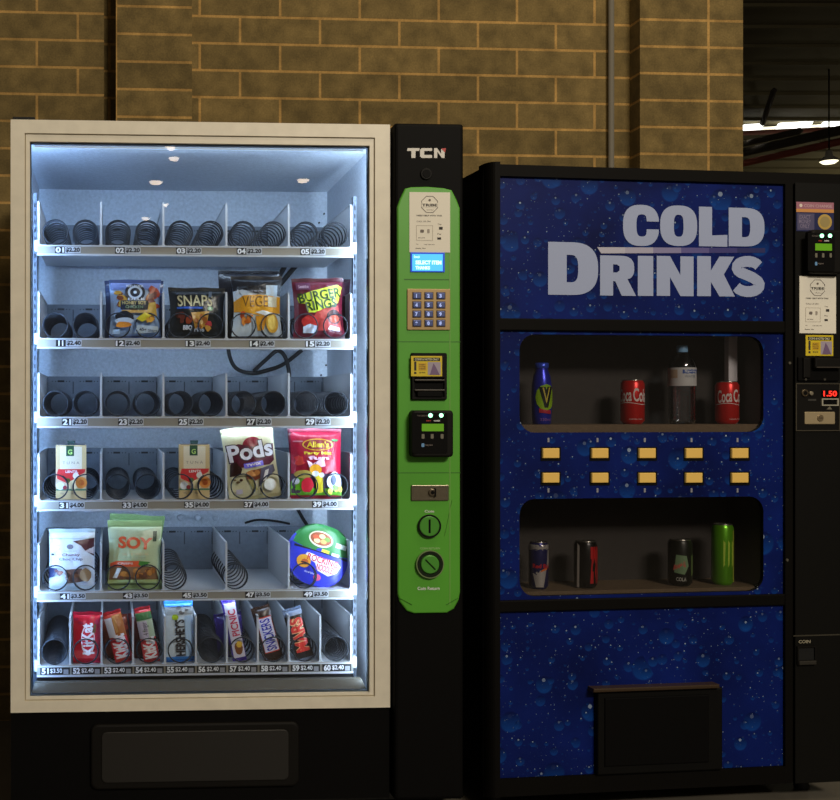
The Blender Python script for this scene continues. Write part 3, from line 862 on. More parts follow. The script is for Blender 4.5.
s.ring(ci(.0325), ci(.029), e - .007, e - .002, BLACK2); s.box(x - .0028, x + .0028, e - .0066, e - .004, z - .019, z + .019, BLACK); s.build('coin_slot', TM)
x, z = T.P(429.3, 564, e); s = MB()
s.cyly(x, z, .038, e - .003, d_, GREEN_D, .001, 32); s.ring(ci(.038), ci(.028), e - .008, e - .002, mat((40, 52, 36), .3, .5)); s.ring(ci(.039), ci(.0365), e - .009, e - .002, mat((150, 170, 120), .3, .5))
s.cyly(x, z, .026, e - .010, d_, GM, .003, 32)
k_ = .020 * .7; s.tube([(x - k_, e - .010, z + k_), (x + k_, e - .010, z - k_)], .0022, mat((38, 70, 26), .5), 5); s.build('return_dial', TM)

# ------------------------------------------------------------------ snack packets
def pick(px0, px1, py0, py1, d):
    """width and height in metres of something that spans these photo pixels at depth d of the snack machine"""
    a_, b_ = T.P(px0, py1, d), T.P(px1, py0, d)
    return b_[0] - a_[0], b_[1] - a_[1]


class Pack:
    def __init__(s, w, h, t, col, rough=.28, seed=0, seal=None, pinch=.07, sealh=.010):
        s.w, s.h, s.t, s.col, s.rough = w, h, t, col, rough; s.sd = random.Random(seed)
        s.ph = [s.sd.uniform(0, 6) for _ in range(6)]; s.pinch = pinch; s.mb = MB(); s.sealcol = seal or col; s.sealh = sealh
        nx, nz = 22, 26; m = mat(col, rough, name='foil', bump=.9, nscale=34)
        for sg in (1, -1):
            vs = [s.F(-1 + 2 * i / nx, j / nz, 0, sg) for j in range(nz + 1) for i in range(nx + 1)]
            fs = [(j * (nx + 1) + i, j * (nx + 1) + i + 1, (j + 1) * (nx + 1) + i + 1, (j + 1) * (nx + 1) + i) for j in range(nz) for i in range(nx)]
            s.mb.add(vs, fs, m, True)

    def F(s, u, v, off=0, sg=1):
        vv = min(1, max(0, v)); uu = min(1, max(-1, u))
        b = (1 - abs(uu) ** 2.6) ** .75 * (math.sin(PI * vv)) ** .5
        x = u * s.w / 2 * (1 - s.pinch * math.sin(PI * vv))
        wr = (math.sin(9 * u + 7 * v + s.ph[0]) + math.sin(15 * v - 5 * u + s.ph[1]) + .6 * math.sin(23 * u + 11 * v + s.ph[2])) * .045
        edge = .6 * math.exp(-vv * 7) + .6 * math.exp(-(1 - vv) * 7)
        wr += edge * .12 * math.sin(u * 17 + s.ph[3])
        y = -(s.t / 2) * b * (1 + wr) * sg - off * sg
        z = s.sealh + v * (s.h - 2 * s.sealh)
        return (x, y, z)

    def mp(s, a, b): return s.F(a * 2 - 1, b, .0013 + s.lay)
    lay = 0.0

    def m(s, c): return mat(c, s.rough + .04, name='print', bump=.9, nscale=34)

    def _l(s): s.lay += .0004

    def text(s, t, x0, z0, x1, z1, c, off=.03, tilt=0, rot=False):
        s._l(); vs, fs = text2d(t, off, 3, .16)
        cx, cz = (x0 + x1) / 2, (z0 + z1) / 2; co, sn = math.cos(R(tilt)), math.sin(R(tilt)); out = []
        for a, b in vs:
            if rot: a, b = 1 - b, a
            X = (x0 + a * (x1 - x0) - cx) * s.w; Z = (z0 + b * (z1 - z0) - cz) * s.h
            out.append(s.mp(cx + (X * co - Z * sn) / s.w, cz + (X * sn + Z * co) / s.h))
        s.mb.add(out, fs, s.m(c)); return s

    def poly(s, pts, c, rings=5):
        s._l(); P_ = []
        for i in range(len(pts)):
            a, b = pts[i], pts[(i + 1) % len(pts)]; n = max(1, int(math.hypot(b[0] - a[0], b[1] - a[1]) / .08))
            for k in range(n): P_.append((a[0] + (b[0] - a[0]) * k / n, a[1] + (b[1] - a[1]) * k / n))
        cx = sum(p[0] for p in P_) / len(P_); cz = sum(p[1] for p in P_) / len(P_); n = len(P_)
        vs = [s.mp(cx, cz)] + [s.mp(cx + (p[0] - cx) * r / rings, cz + (p[1] - cz) * r / rings) for r in range(1, rings + 1) for p in P_]
        fs = [(0, 1 + i, 1 + (i + 1) % n) for i in range(n)]
        for r in range(rings - 1):
            for i in range(n):
                j = (i + 1) % n; fs.append((1 + r * n + i, 1 + (r + 1) * n + i, 1 + (r + 1) * n + j, 1 + r * n + j))
        s.mb.add(vs, fs, s.m(c), True); return s

    def rect(s, x0, z0, x1, z1, c, tilt=0):
        cx, cz = (x0 + x1) / 2, (z0 + z1) / 2; co, sn = math.cos(R(tilt)), math.sin(R(tilt)); P_ = []
        for a, b in ((x0, z0), (x1, z0), (x1, z1), (x0, z1)):
            X, Z = (a - cx) * s.w, (b - cz) * s.h; P_.append((cx + (X * co - Z * sn) / s.w, cz + (X * sn + Z * co) / s.h))
        return s.poly(P_, c)

    def ell(s, cx, cz, rx, rz, c, n=20, wob=0.0):
        return s.poly([(cx + rx * math.cos(2 * PI * k / n) * (1 + wob * s.sd.uniform(-1, 1)), cz + rz * math.sin(2 * PI * k / n) * (1 + wob * s.sd.uniform(-1, 1))) for k in range(n)], c, 3)

    def bits(s, n, x0, z0, x1, z1, cols, r=.06):
        for _ in range(n):
            s.ell(s.sd.uniform(x0, x1), s.sd.uniform(z0, z1), r * s.sd.uniform(.6, 1.3), r * s.sd.uniform(.6, 1.3) * s.w / s.h, s.sd.choice(cols), 9, .3)
        return s

    def done(s, name, cat, label, px, tray, roll=0, lean=4, dd=.03, dz=0, group=None, yaw=0):
        x = T.X(px, DT + dd); z = TZ[tray] - .0015 + dz
        root = empty(name, T.world(x, DT + dd, z), 0, label, cat, group)
        root.rotation_euler = (Matrix.Rotation(T.th + R(yaw), 4, 'Z') @ Matrix.Rotation(R(-lean), 4, 'X') @ Matrix.Rotation(R(roll), 4, 'Y')).to_euler()
        s.mb.build('wrapper', root)
        sm_ = mat(s.sealcol, s.rough)
        for zz, up in ((0, False), (s.h - s.sealh, True)):
            q_ = MB(); n = 26; vs = []
            for j in range(3):
                for i in range(n + 1):
                    u = -1 + 2 * i / n
                    vs.append((u * s.w / 2 * (1 + .006 * j * (1 if up else -1)), .0012 * math.sin(u * 6 + s.ph[4]) - .0005, zz + s.sealh * j / 2 + (.0012 * math.sin(u * 5 + s.ph[5]) if (up and j == 2) else 0)))
            fs = [(j * (n + 1) + i, j * (n + 1) + i + 1, (j + 1) * (n + 1) + i + 1, (j + 1) * (n + 1) + i) for j in range(2) for i in range(n)]
            vs2 = [(a, b + .0009, c) for a, b, c in vs]; q_.add(vs, fs, sm_, True); q_.add(vs2, fs, sm_, True)
            for j in range(5):
                z3 = zz + s.sealh * (j + .5) / 5; q_.box(-s.w / 2 * .97, s.w / 2 * .97, -.0024, -.0016, z3, z3 + s.sealh * .06, sm_)
            q_.build('crimped_seal', root)
        return root


# --- second tray
w_, h_ = pick(109, 161, 277, 337, DT + .03)
p = Pack(w_, h_, .045, (150, 176, 214), seed=1, seal=(90, 110, 160))
p.rect(.02, .86, .98, 1.0, (120, 140, 200)); p.bits(7, .12, .50, .26, .86, [(206, 160, 60), (120, 60, 40), (190, 140, 70)], .08)
p.bits(8, .78, .55, .94, .92, [(170, 70, 40), (110, 50, 40), (190, 120, 60)], .09)
p.ell(.50, .80, .20, .175, (28, 36, 52), 28); p.ell(.50, .80, .145, .125, (196, 212, 232), 28); p.ell(.50, .80, .10, .088, (28, 36, 52), 24); p.ell(.5, .8, .035, .03, (220, 235, 250))
p.text('RED ROCK', .33, .90, .67, .95, (220, 228, 240), .02); p.text('DELI', .36, .645, .64, .69, (220, 228, 240), .02)
p.rect(.20, .47, .76, .645, (34, 38, 52)); p.text('HONEY SOY', .23, .565, .73, .63, (186, 172, 110), .03); p.text('CHICKEN', .30, .49, .66, .545, (130, 160, 130), .02)
p.rect(.22, .405, .78, .46, (200, 160, 90)); p.poly([(.72, .30), (.95, .36), (.92, .62), (.78, .60)], (196, 160, 60))
p.poly([(.52, .30), (.64, .24), (.85, .34), (.70, .42)], (222, 206, 50)); p.ell(.28, .33, .20, .11, (30, 34, 44), 18, .1)
p.ell(.28, .26, .19, .06, (190, 200, 210)); p.ell(.27, .19, .17, .055, (222, 138, 48), 12, .15); p.bits(5, .72, .26, .88, .32, [(230, 170, 60), (140, 60, 50)], .05)
p.poly([(.48, .03), (.62, .03), (.97, .06), (.95, .16), (.55, .18)], (196, 214, 230)); p.text('45g', .58, .06, .72, .13, (60, 70, 90), .02); p.text('Share', .75, .06, .93, .11, (110, 120, 140), .02)
p.rect(.06, .02, .2, .1, (180, 206, 230)); p.done('chip_packet', 'snack packet', 'pale blue chip packet with black round emblem in slot 12, second tray', 135, 1)
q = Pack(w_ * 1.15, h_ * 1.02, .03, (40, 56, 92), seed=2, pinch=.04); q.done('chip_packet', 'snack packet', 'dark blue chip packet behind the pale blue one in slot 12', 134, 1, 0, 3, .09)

w_, h_ = pick(168, 225, 286, 338, DT + .03)
p = Pack(w_, h_, .045, (26, 32, 38), seed=3); p.text('SNAPS', .14, .64, .78, .90, (206, 200, 160), .015)
p.rect(.12, .585, .60, .63, (52, 104, 214)); p.ell(.74, .59, .05, .05, (120, 180, 130)); p.text('&', .72, .56, .77, .62, (220, 240, 220), .02)
p.poly([(.38, .50), (.72, .53), (.66, .20), (.46, .14)], (196, 148, 62)); p.bits(10, .46, .15, .74, .5, [(216, 160, 70), (170, 100, 40), (226, 190, 130), (190, 60, 70)], .05)
p.bits(6, .12, .32, .34, .5, [(150, 60, 30), (90, 40, 30), (110, 50, 40)], .06); p.text('BBQ', .24, .10, .40, .22, (222, 226, 236), .05); p.text('ribs', .44, .08, .62, .17, (180, 190, 210), .03)
p.rect(.12, .90, .50, .93, (70, 78, 90)); p.rect(.70, .84, .76, .97, (96, 110, 130))
p.done('chip_packet', 'snack packet', 'black chip packet lettered SNAPS with blue underline in slot 13', 197, 1)

w_, h_ = pick(231, 282, 274, 338, DT + .03)
p = Pack(w_, h_, .045, (208, 222, 234), seed=4, seal=(20, 24, 34), pinch=.10)
p.poly([(.0, .78), (.08, .80), (.16, .82), (.5, .73), (1, .70), (1, 1.0), (0, 1.0)], (18, 22, 32))
p.poly([(.03, .72), (.12, .74), (.18, .70), (.10, .82)], (226, 234, 240)); p.rect(.68, .66, .92, .89, (170, 190, 206))
p.poly([(0, .60), (.20, .70), (.5, .72), (1, .68), (1, .40), (.6, .34), (.25, .40), (0, .42)], (228, 162, 34)); p.text('VEGE', .17, .50, .72, .69, (120, 80, 20), .0)
p.rect(.72, .50, .92, .68, (210, 200, 170)); p.poly([(.45, .34), (.7, .34), (.62, .10), (.5, .08)], (222, 150, 30)); p.poly([(.44, .40), (.60, .44), (.98, .36), (.7, .34)], (238, 240, 236))
p.bits(5, .16, .22, .34, .36, [(226, 120, 40), (220, 90, 40), (236, 150, 60)], .07); p.ell(.80, .22, .13, .17, (232, 176, 60)); p.ell(.80, .22, .09, .12, (238, 200, 96))
p.text('CHIPS', .28, .76, .62, .79, (150, 160, 180), .02); p.done('chip_packet', 'snack packet', 'orange and white chip packet lettered VEGE with black top in slot 14', 257, 1)
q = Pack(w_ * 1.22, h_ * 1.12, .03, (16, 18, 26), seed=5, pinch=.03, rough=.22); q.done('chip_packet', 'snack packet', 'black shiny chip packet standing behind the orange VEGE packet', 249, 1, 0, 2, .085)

w_, h_ = pick(293.5, 345, 278, 340, DT + .03)
p = Pack(w_, h_, .045, (104, 24, 44), seed=6, seal=(86, 22, 44))
p.poly([(.25, .10), (.45, .46), (.9, .55), (.95, .1)], (176, 62, 56)); p.ell(.80, .34, .15, .13, (70, 34, 34), 16, .1); p.ell(.80, .31, .10, .075, (196, 84, 60)); p.ell(.3, .26, .17, .12, (196, 48, 44), 14, .1)
YG = (206, 220, 60)
p.poly([(.06, .70), (.30, .80), (.88, .93), (.98, .88), (.93, .70), (.90, .60), (.40, .42), (.27, .42), (.22, .58), (.09, .60)], YG)
p.text('BURGER', .08, .645, .96, .83, (40, 70, 26), .03, tilt=9); p.text('RINGS', .22, .475, .86, .65, (40, 70, 26), .03, tilt=9)
p.poly([(.18, .06), (.42, .05), (.44, .18), (.3, .22), (.17, .17)], (206, 216, 236)); p.poly([(.66, .12), (.90, .08), (.90, .14), (.72, .19)], (220, 220, 240))
p.rect(.06, .84, .34, .97, (110, 60, 90)); p.text('Smiths', .10, .87, .30, .93, (200, 170, 190), .03)
p.done('chip_packet', 'snack packet', 'maroon chip packet with yellow tilted lettering BURGER RINGS in slot 15', 319, 1, -1)
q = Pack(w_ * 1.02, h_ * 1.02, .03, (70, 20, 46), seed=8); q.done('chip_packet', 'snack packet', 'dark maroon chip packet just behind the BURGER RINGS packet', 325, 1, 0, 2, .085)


# --- fourth tray: boxes
def tuna_box(px, label, seed):
    w_, h_ = pick(px - 15.2, px + 15.2, 444.5, 499, DT + .035)
    x = T.X(px, DT + .035); root = empty('snack_box', T.world(x, DT + .035, TZ[3] - .0015), T.th, label, 'snack box', 'tuna boxes')
    CB = mat((206, 182, 134), .55, name='carton'); s = MB(); D_ = .035
    s.box(-w_ / 2, w_ / 2, 0, D_, 0, h_, CB)
    f = lambda a, b: (-w_ / 2 + a * w_, b * h_)

    def r_(a, b, c, d, col, lay=1): x0, z0 = f(a, b); x1, z1 = f(c, d); s.box(x0, x1, -.0003 * lay, 0, z0, z1, mat(col, .5))
    r_(.14, .55, .86, .97, (226, 216, 192)); r_(.34, .80, .60, .99, (24, 70, 44), 2)
    x0, z0 = f(.40, .83); x1, z1 = f(.54, .92); s.text('G', x0, z0, x1, z1, -.0009, mat((190, 226, 120), .5), .02)
    x0, z0 = f(.22, .65); x1, z1 = f(.78, .70); s.text('T U N A', x0, z0, x1, z1, -.0009, mat((150, 140, 130), .5), 0)
    r_(0, .18, 1, .56, (206, 184, 150), 1.5)
    pts = [f(.08, .56), f(.03, .46), f(.05, .38), f(.45, .28), f(.62, .40), f(.95, .50), f(.98, .56)]
    s.prism(list(reversed(pts)), -.0009, 0, mat((206, 40, 44), .5)); x0, z0 = f(.32, .49); x1, z1 = f(.74, .535); s.text('LENTIL', x0, z0, x1, z1, -.0012, WHITE, .02)
    for cx_, cz_, rx, col in ((.15, .25, .13, (226, 232, 240)), (.58, .27, .16, (228, 214, 170)), (.84, .31, .19, (226, 140, 60)), (.84, .31, .10, (214, 96, 40)), (.66, .44, .10, (230, 226, 222)), (.4, .35, .08, (90, 110, 50)), (.30, .22, .07, (150, 40, 50))):
        cx2, cz2 = f(cx_, cz_); s.cyly(cx2, cz2, rx * w_, -.0011 - .0001 * cx_, 0, mat(col, .5), 0, 18)
    r_(0, .165, 1, .195, (70, 120, 90), 3)
    for a_ in (.14, .5): x0, z0 = f(a_, .09); x1, z1 = f(a_ + .12, .13); s.text('185g', x0, z0, x1, z1, -.0009, INKL, 0)
    s.build('carton', root)
    q_ = MB(); q_.box(-w_ / 2 * .9, w_ / 2 * .9, .004, D_ - .002, h_, h_ + .0015, mat((40, 56, 84), .5)); q_.prism([(-.01, h_), (.01, h_), (.012, h_ + .012), (-.012, h_ + .012)], .012, .016, mat((34, 60, 60), .5)); q_.build('lid_tab', root)


tuna_box(71, 'cream and red meal box in slot 31 at the left end of the fourth tray', 1)
tuna_box(194.5, 'cream and red meal box in slot 35 at the middle of the fourth tray', 2)

w_, h_ = pick(224, 276.5, 424, 497, DT + .03)
p = Pack(w_, h_, .045, (216, 210, 172), seed=11, pinch=.03, seal=(196, 190, 146))
p.ell(.56, .74, .20, .15, (150, 24, 50), 24); p.poly([(.06, .78), (.30, .80), (.9, .66), (.97, .76), (.95, .50), (.85, .44), (.30, .44), (.10, .48)], (92, 22, 46))
p.poly([(.08, .50), (.20, .54), (.30, .42), (.26, .34), (.05, .32)], (52, 28, 24)); p.text('Pods', .05, .535, .96, .825, (60, 24, 50), .06, tilt=4); p.lay += .0006; p.text('Pods', .07, .55, .94, .81, (240, 240, 250), .03, tilt=4)
p.rect(.34, .43, .72, .505, (120, 110, 230), 4); p.text('TWIX', .38, .45, .68, .49, (250, 240, 250), .04, tilt=4)
p.poly([(.36, .36), (.66, .40), (.72, .28), (.50, .22), (.36, .26)], (120, 62, 40)); p.ell(.50, .34, .13, .05, (196, 130, 70)); p.poly([(.66, .40), (.92, .44), (.94, .34), (.70, .20), (.58, .12)], (86, 78, 92)); p.poly([(.74, .36), (.82, .38), (.74, .22), (.66, .20)], (210, 200, 190))
p.poly([(.38, .26), (.5, .24), (.56, .08), (.46, .10)], (172, 160, 100)); p.bits(5, .12, .22, .30, .32, [(120, 96, 60), (70, 40, 30)], .03); p.rect(.14, .05, .26, .12, (206, 200, 216)); p.ell(.80, .14, .12, .09, (238, 236, 226))
p.done('chocolate_packet', 'snack packet', 'cream chocolate packet with white lettering Pods leaning in slot 37', 255.5, 3, -7)

w_, h_ = pick(290, 341, 428, 498, DT + .03)
p = Pack(w_, h_, .045, (176, 26, 58), seed=12, seal=(150, 22, 54), pinch=.03)
p.rect(0, .03, 1, .34, (80, 60, 90)); p.poly([(0, .0), (0, .22), (.2, .32), (.45, .10), (1, .12), (1, 0)], (120, 206, 52))
p.ell(.52, .80, .31, .095, (226, 180, 40), 30); p.ell(.52, .80, .285, .08, (140, 20, 40), 30); p.text("Allen's", .30, .755, .74, .85, (236, 206, 50), .03)
p.text('Party Mix', .24, .63, .80, .69, (240, 220, 60), .04); p.text('fun', .32, .56, .74, .62, (246, 200, 226), .05); p.rect(.03, .84, .22, .86, (206, 150, 160)); p.ell(.86, .87, .07, .02, (60, 140, 70))
p.poly([(.28, .55), (.42, .50), (.62, .60), (.66, .46), (.36, .40)], (238, 200, 224)); p.bits(4, .08, .46, .20, .60, [(226, 50, 60), (230, 80, 70)], .07)
p.ell(.46, .40, .12, .09, (240, 168, 40)); p.poly([(.44, .34), (.60, .36), (.62, .05), (.50, .03)], (238, 214, 50)); p.ell(.46, .34, .07, .045, (236, 240, 250)); p.ell(.58, .32, .05, .04, (236, 240, 250))
p.ell(.22, .33, .18, .065, (196, 176, 90)); p.ell(.30, .16, .12, .12, (226, 44, 66), 16, .1); p.ell(.08, .22, .07, .05, (220, 226, 240)); p.ell(.84, .22, .15, .15, (206, 214, 236), 18, .05); p.ell(.82, .24, .06, .08, (70, 80, 110)); p.bits(5, .72, .05, .95, .14, [(206, 226, 60), (236, 230, 90), (120, 210, 60)], .06)
p.done('lolly_packet', 'snack packet', "red lolly packet with yellow oval Allen's lettering in slot 39", 316, 3, .5)
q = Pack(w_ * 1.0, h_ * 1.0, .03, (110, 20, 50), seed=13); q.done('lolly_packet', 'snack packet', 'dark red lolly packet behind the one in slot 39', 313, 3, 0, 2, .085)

# --- fifth tray
w_, h_ = pick(48.5, 94.5, 529.5, 590.5, DT + .03)
p = Pack(w_, h_, .045, (220, 228, 236), seed=21, seal=(200, 216, 224), pinch=.02)
p.rect(.0, .88, 1, .90, (188, 206, 212)); p.poly([(.52, .84), (.99, .90), (.99, .56), (.80, .66), (.70, .76)], (80, 34, 44)); p.poly([(.78, .66), (.98, .74), (.98, .60)], (206, 200, 206))
p.poly([(.02, .60), (.02, .78), (.24, .74), (.20, .68)], (226, 206, 180)); p.ell(.46, .74, .075, .045, (120, 116, 126)); p.text('BYRON BAY', .34, .655, .62, .67, (140, 136, 146), .01)
p.text('Chunky', .28, .555, .68, .62, (110, 60, 74), .02); p.text('Choc Chip', .22, .475, .74, .54, (80, 60, 84), .02)
p.poly([(.36, .32), (.72, .34), (.78, .10), (.40, .06)], (110, 84, 76)); p.bits(8, .40, .10, .75, .30, [(140, 104, 84), (90, 60, 50), (160, 130, 110)], .06); p.poly([(0, .36), (.18, .34), (.12, .20), (0, .16)], (34, 44, 84)); p.bits(4, .16, .16, .30, .30, [(160, 110, 90), (110, 60, 60)], .05); p.ell(.80, .22, .13, .13, (160, 132, 100), 16, .1); p.ell(.08, .60, .035, .02, (60, 60, 70))
p.done('biscuit_packet', 'snack packet', 'white biscuit packet with a dark maroon corner in slot 41, fifth tray', 72, 4)
w_, h_ = pick(108, 162.5, 521, 590, DT + .03)
p = Pack(w_, h_, .045, (196, 212, 170), seed=22, seal=(150, 174, 120), pinch=.06, sealh=.018)
p.rect(.02, .78, .98, .98, (186, 200, 164)); p.text('SOY', .18, .61, .83, .82, (222, 84, 40), .04, tilt=-4); p.rect(.84, .74, .91, .92, (40, 70, 50)); p.poly([(.02, .30), (.02, .36), (.14, .40), (.60, .40), (.60, .30)], (232, 92, 52)); p.text('CRISPS', .16, .34, .46, .375, (250, 230, 220), .03)
p.poly([(.58, .40), (.80, .38), (.68, .30), (.56, .33)], (70, 140, 60)); p.poly([(.02, .03), (.02, .30), (.90, .30), (.94, .03)], (150, 112, 80)); p.bits(16, .10, .08, .88, .27, [(206, 140, 70), (120, 76, 56), (226, 190, 140), (176, 110, 50)], .06)
p.poly([(.08, .10), (.16, .10), (.24, .28), (.16, .28)], (226, 228, 226)); p.rect(0, 0, 1, .07, (186, 206, 140)); p.text('SALT & VINEGAR', .25, .50, .76, .55, (220, 196, 150), .0); p.text('soy crisps', .30, .44, .70, .48, (170, 180, 140), .0)
p.done('soy_crisp_packet', 'snack packet', 'pale green packet lettered SOY in orange in slot 43', 135, 4)
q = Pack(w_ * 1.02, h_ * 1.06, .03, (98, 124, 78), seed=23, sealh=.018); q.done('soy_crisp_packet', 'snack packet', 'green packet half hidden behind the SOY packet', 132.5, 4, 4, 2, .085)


def round_pack(px, d, label, roll, tint, lean=10, dz=0, hw=29.5):
    rx = T.X(px + hw, DT + d) - T.X(px, DT + d); root = empty('noodle_bowl_packet', T.world(T.X(px, DT + d), DT + d, TZ[4] + .0 + dz), 0, label, 'snack packet')
    root.rotation_euler = (Matrix.Rotation(T.th, 4, 'Z') @ Matrix.Rotation(R(-lean), 4, 'X')).to_euler()
    s = MB(); n = 48; rz = rx * 1.04; cz = rz

    def shp(k):
        a_ = 2 * PI * k / n; e_ = 2.5; c_, s_ = math.cos(a_), math.sin(a_)
        return (math.copysign(abs(c_) ** (2 / e_), c_) * rx, math.copysign(abs(s_) ** (2 / e_), s_) * rz)
    ca, sa = math.cos(R(roll)), math.sin(R(roll))
    mpp = lambda u, v, o=0.0: (u * ca - v * sa, -.013 * max(0, 1 - ((u / rx) ** 2 + (v / rz) ** 2)) ** .5 - o, cz + u * sa + v * ca)
    G, B = mat((52, 132, 66), .3), mat((52, 62, 206), .3)
    for sg, rr in ((1, 7), (-1, 7)):
        vs = []; fs = []
        for r_ in range(rr + 1):
            q = 1 - (1 - r_ / rr) ** 1.6
            for k in range(n):
                a_, b_ = shp(k); X, Y, Z = mpp(a_ * q, b_ * q); vs.append((X, Y * sg + .012 * 0, Z))
        for r_ in range(rr):
            for k in range(n):
                kk = (k + 1) % n; fs.append((r_ * n + k, r_ * n + kk, (r_ + 1) * n + kk, (r_ + 1) * n + k))
        top = [f for f in fs if sum(shp(i % n)[1] * (1 - (1 - (i // n) / rr) ** 1.6) for i in f) / 4 > .12 * rx]
        bot = [f for f in fs if f not in top]
        s.add(vs, top, G, True); s.add(vs, bot, B, True)

    def art(pts, m, o):
        cx_ = sum(a for a, b in pts) / len(pts); cy_ = sum(b for a, b in pts) / len(pts); N = len(pts); R_ = 4
        vs = [mpp(cx_ * rx, cy_ * rx, o)] + [mpp((cx_ + (a - cx_) * r_ / R_) * rx, (cy_ + (b - cy_) * r_ / R_) * rx, o) for r_ in range(1, R_ + 1) for a, b in pts]
        fs = [(0, 1 + i, 1 + (i + 1) % N) for i in range(N)] + [(1 + r_ * N + i, 1 + (r_ + 1) * N + i, 1 + (r_ + 1) * N + (i + 1) % N, 1 + r_ * N + (i + 1) % N) for r_ in range(R_ - 1) for i in range(N)]
        s.add(vs, fs, m)
    el = lambda cx_, cy_, a, b, N=20: [(cx_ + a * math.cos(2 * PI * k / N), cy_ + b * math.sin(2 * PI * k / N)) for k in range(N)]
    art([(-.93, .06), (.93, .06), (.93, .14), (-.93, .14)], mat((24, 26, 40), .4), .0012)
    art(el(-.12, .52, .42, .27), mat((230, 226, 200), .4), .0012); art(el(-.12, .53, .37, .22), mat((166, 80, 46), .4), .0014)
    for a, b, c_ in ((-.3, .55, (226, 90, 50)), (-.1, .62, (236, 214, 150)), (.08, .56, (120, 160, 60)), (-.02, .46, (226, 170, 100)), (-.24, .44, (240, 220, 160))): art(el(a, b, .11, .08, 12), mat(c_, .4), .0016)
    art([(.42, .40), (.80, .40), (.80, .56), (.42, .56)], mat((226, 230, 226), .4), .0014)
    art([(.0, .12), (.26, .12), (.26, .22), (.0, .22)], mat((232, 220, 60), .4), .0018); art([(.36, .10), (.62, .10), (.62, .20), (.36, .20)], mat((220, 226, 230), .4), .0018)
    art([(-.45, -.02), (.62, -.06), (.78, -.18), (.70, -.42), (.45, -.60), (.05, -.52), (-.10, -.30), (-.50, -.16)], mat((240, 236, 246), .4), .0014)
    for t_, a, b, c_, d2 in (('ROCKING', -.40, -.26, .66, -.04), ('NOODLES', -.02, -.50, .60, -.28)):
        vs, fs = text2d(t_, .02, 3, .4); s.add([mpp((a + u * (c_ - a)) * rx, (b + v * (d2 - b)) * rx, .0018) for u, v in vs], fs, mat((214, 50, 60), .4))
    art(el(-.48, -.34, .24, .22), mat((228, 160, 50), .4), .0016); art(el(-.44, -.36, .12, .10, 10), mat((196, 90, 40), .4), .0018)
    art(el(.10, -.74, .13, .11), mat((224, 90, 130), .4), .0016); vs, fs = text2d('Hot & Spicy', .02); s.add([mpp((-.36 + u * .34) * rx, (-.70 + v * .08) * rx, .0016) for u, v in vs], fs, WHITE)
    s.build('bowl_wrapper', root)
    return root


round_pack(320.5, .04, 'round green and blue packet with pizza picture tilted in slot 49', -18, None)
o = round_pack(313, .12, 'round blue and green packet behind the tilted one in slot 49', -40, None, 4, 0, 27)


# --- bottom tray bars
def bar(box, t, col, seed, seal=None, pinch=.02, sealh=.008):
    w_, h_ = pick(*box, DT + .03); return Pack(w_, h_, t, col, seed=seed, seal=seal, pinch=pinch, sealh=sealh)


RD = (208, 22, 52)
p = bar((73, 102, 612, 663), .022, RD, 31, seal=(170, 20, 50)); p.rect(.04, .05, .96, .22, (226, 70, 80)); p.ell(.52, .45, .24, .34, (240, 226, 230), 26); p.ell(.52, .45, .21, .31, RD, 26)
p.text('KitKat', .30, .14, .72, .82, (246, 240, 244), .04, rot=True, tilt=3); p.poly([(.66, .62), (.78, .60), (.82, .88), (.76, .86)], (110, 70, 40)); p.bits(4, .08, .80, .9, .95, [(180, 30, 70), (220, 80, 90)], .08)
p.done('chocolate_bar', 'chocolate bar', 'wide red chocolate bar lettered KitKat in slot 52, bottom tray', 87.5, 5, 0)
p = bar((110, 128, 609, 662), .022, (196, 60, 48), 32, seal=(170, 30, 40)); p.rect(0, .52, .40, .93, (206, 206, 220)); p.rect(.40, .50, 1, .97, (176, 104, 46)); p.rect(.44, .60, .60, .95, (206, 150, 90)); p.rect(0, .05, 1, .50, (214, 34, 52))
p.text('KitKat', .10, .06, .88, .56, (240, 236, 244), .05, rot=True); p.done('chocolate_bar', 'chocolate bar', 'red and orange chocolate bar leaning in slot 53 next to the wide red bar', 125, 5, -15)
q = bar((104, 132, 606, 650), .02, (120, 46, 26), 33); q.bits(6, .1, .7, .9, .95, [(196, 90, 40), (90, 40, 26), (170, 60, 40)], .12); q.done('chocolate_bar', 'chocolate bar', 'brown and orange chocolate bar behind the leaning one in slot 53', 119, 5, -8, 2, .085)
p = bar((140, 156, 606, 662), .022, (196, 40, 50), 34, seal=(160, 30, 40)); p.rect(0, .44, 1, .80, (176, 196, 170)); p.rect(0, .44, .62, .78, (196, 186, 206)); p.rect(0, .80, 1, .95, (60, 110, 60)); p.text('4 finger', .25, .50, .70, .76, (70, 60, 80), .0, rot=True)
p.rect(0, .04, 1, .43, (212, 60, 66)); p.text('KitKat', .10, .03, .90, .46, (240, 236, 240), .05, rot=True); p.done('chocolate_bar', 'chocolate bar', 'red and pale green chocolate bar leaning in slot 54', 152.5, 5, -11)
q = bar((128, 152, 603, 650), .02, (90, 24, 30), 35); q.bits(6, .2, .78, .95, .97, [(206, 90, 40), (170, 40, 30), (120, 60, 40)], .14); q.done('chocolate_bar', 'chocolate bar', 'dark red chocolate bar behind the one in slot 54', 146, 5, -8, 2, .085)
p = bar((166, 194.5, 601, 662), .022, (206, 220, 234), 36, seal=(40, 120, 206)); p.rect(0, .80, 1, .93, (150, 156, 160)); p.bits(5, .5, .80, .95, .92, [(96, 96, 100), (176, 180, 184), (60, 60, 64)], .08); p.rect(0, .95, 1, 1, (50, 130, 214)); p.ell(.36, .76, .12, .05, (176, 206, 40)); p.rect(0, 0, 1, .05, (50, 130, 214)); p.rect(.70, .05, .94, .78, (178, 208, 240))
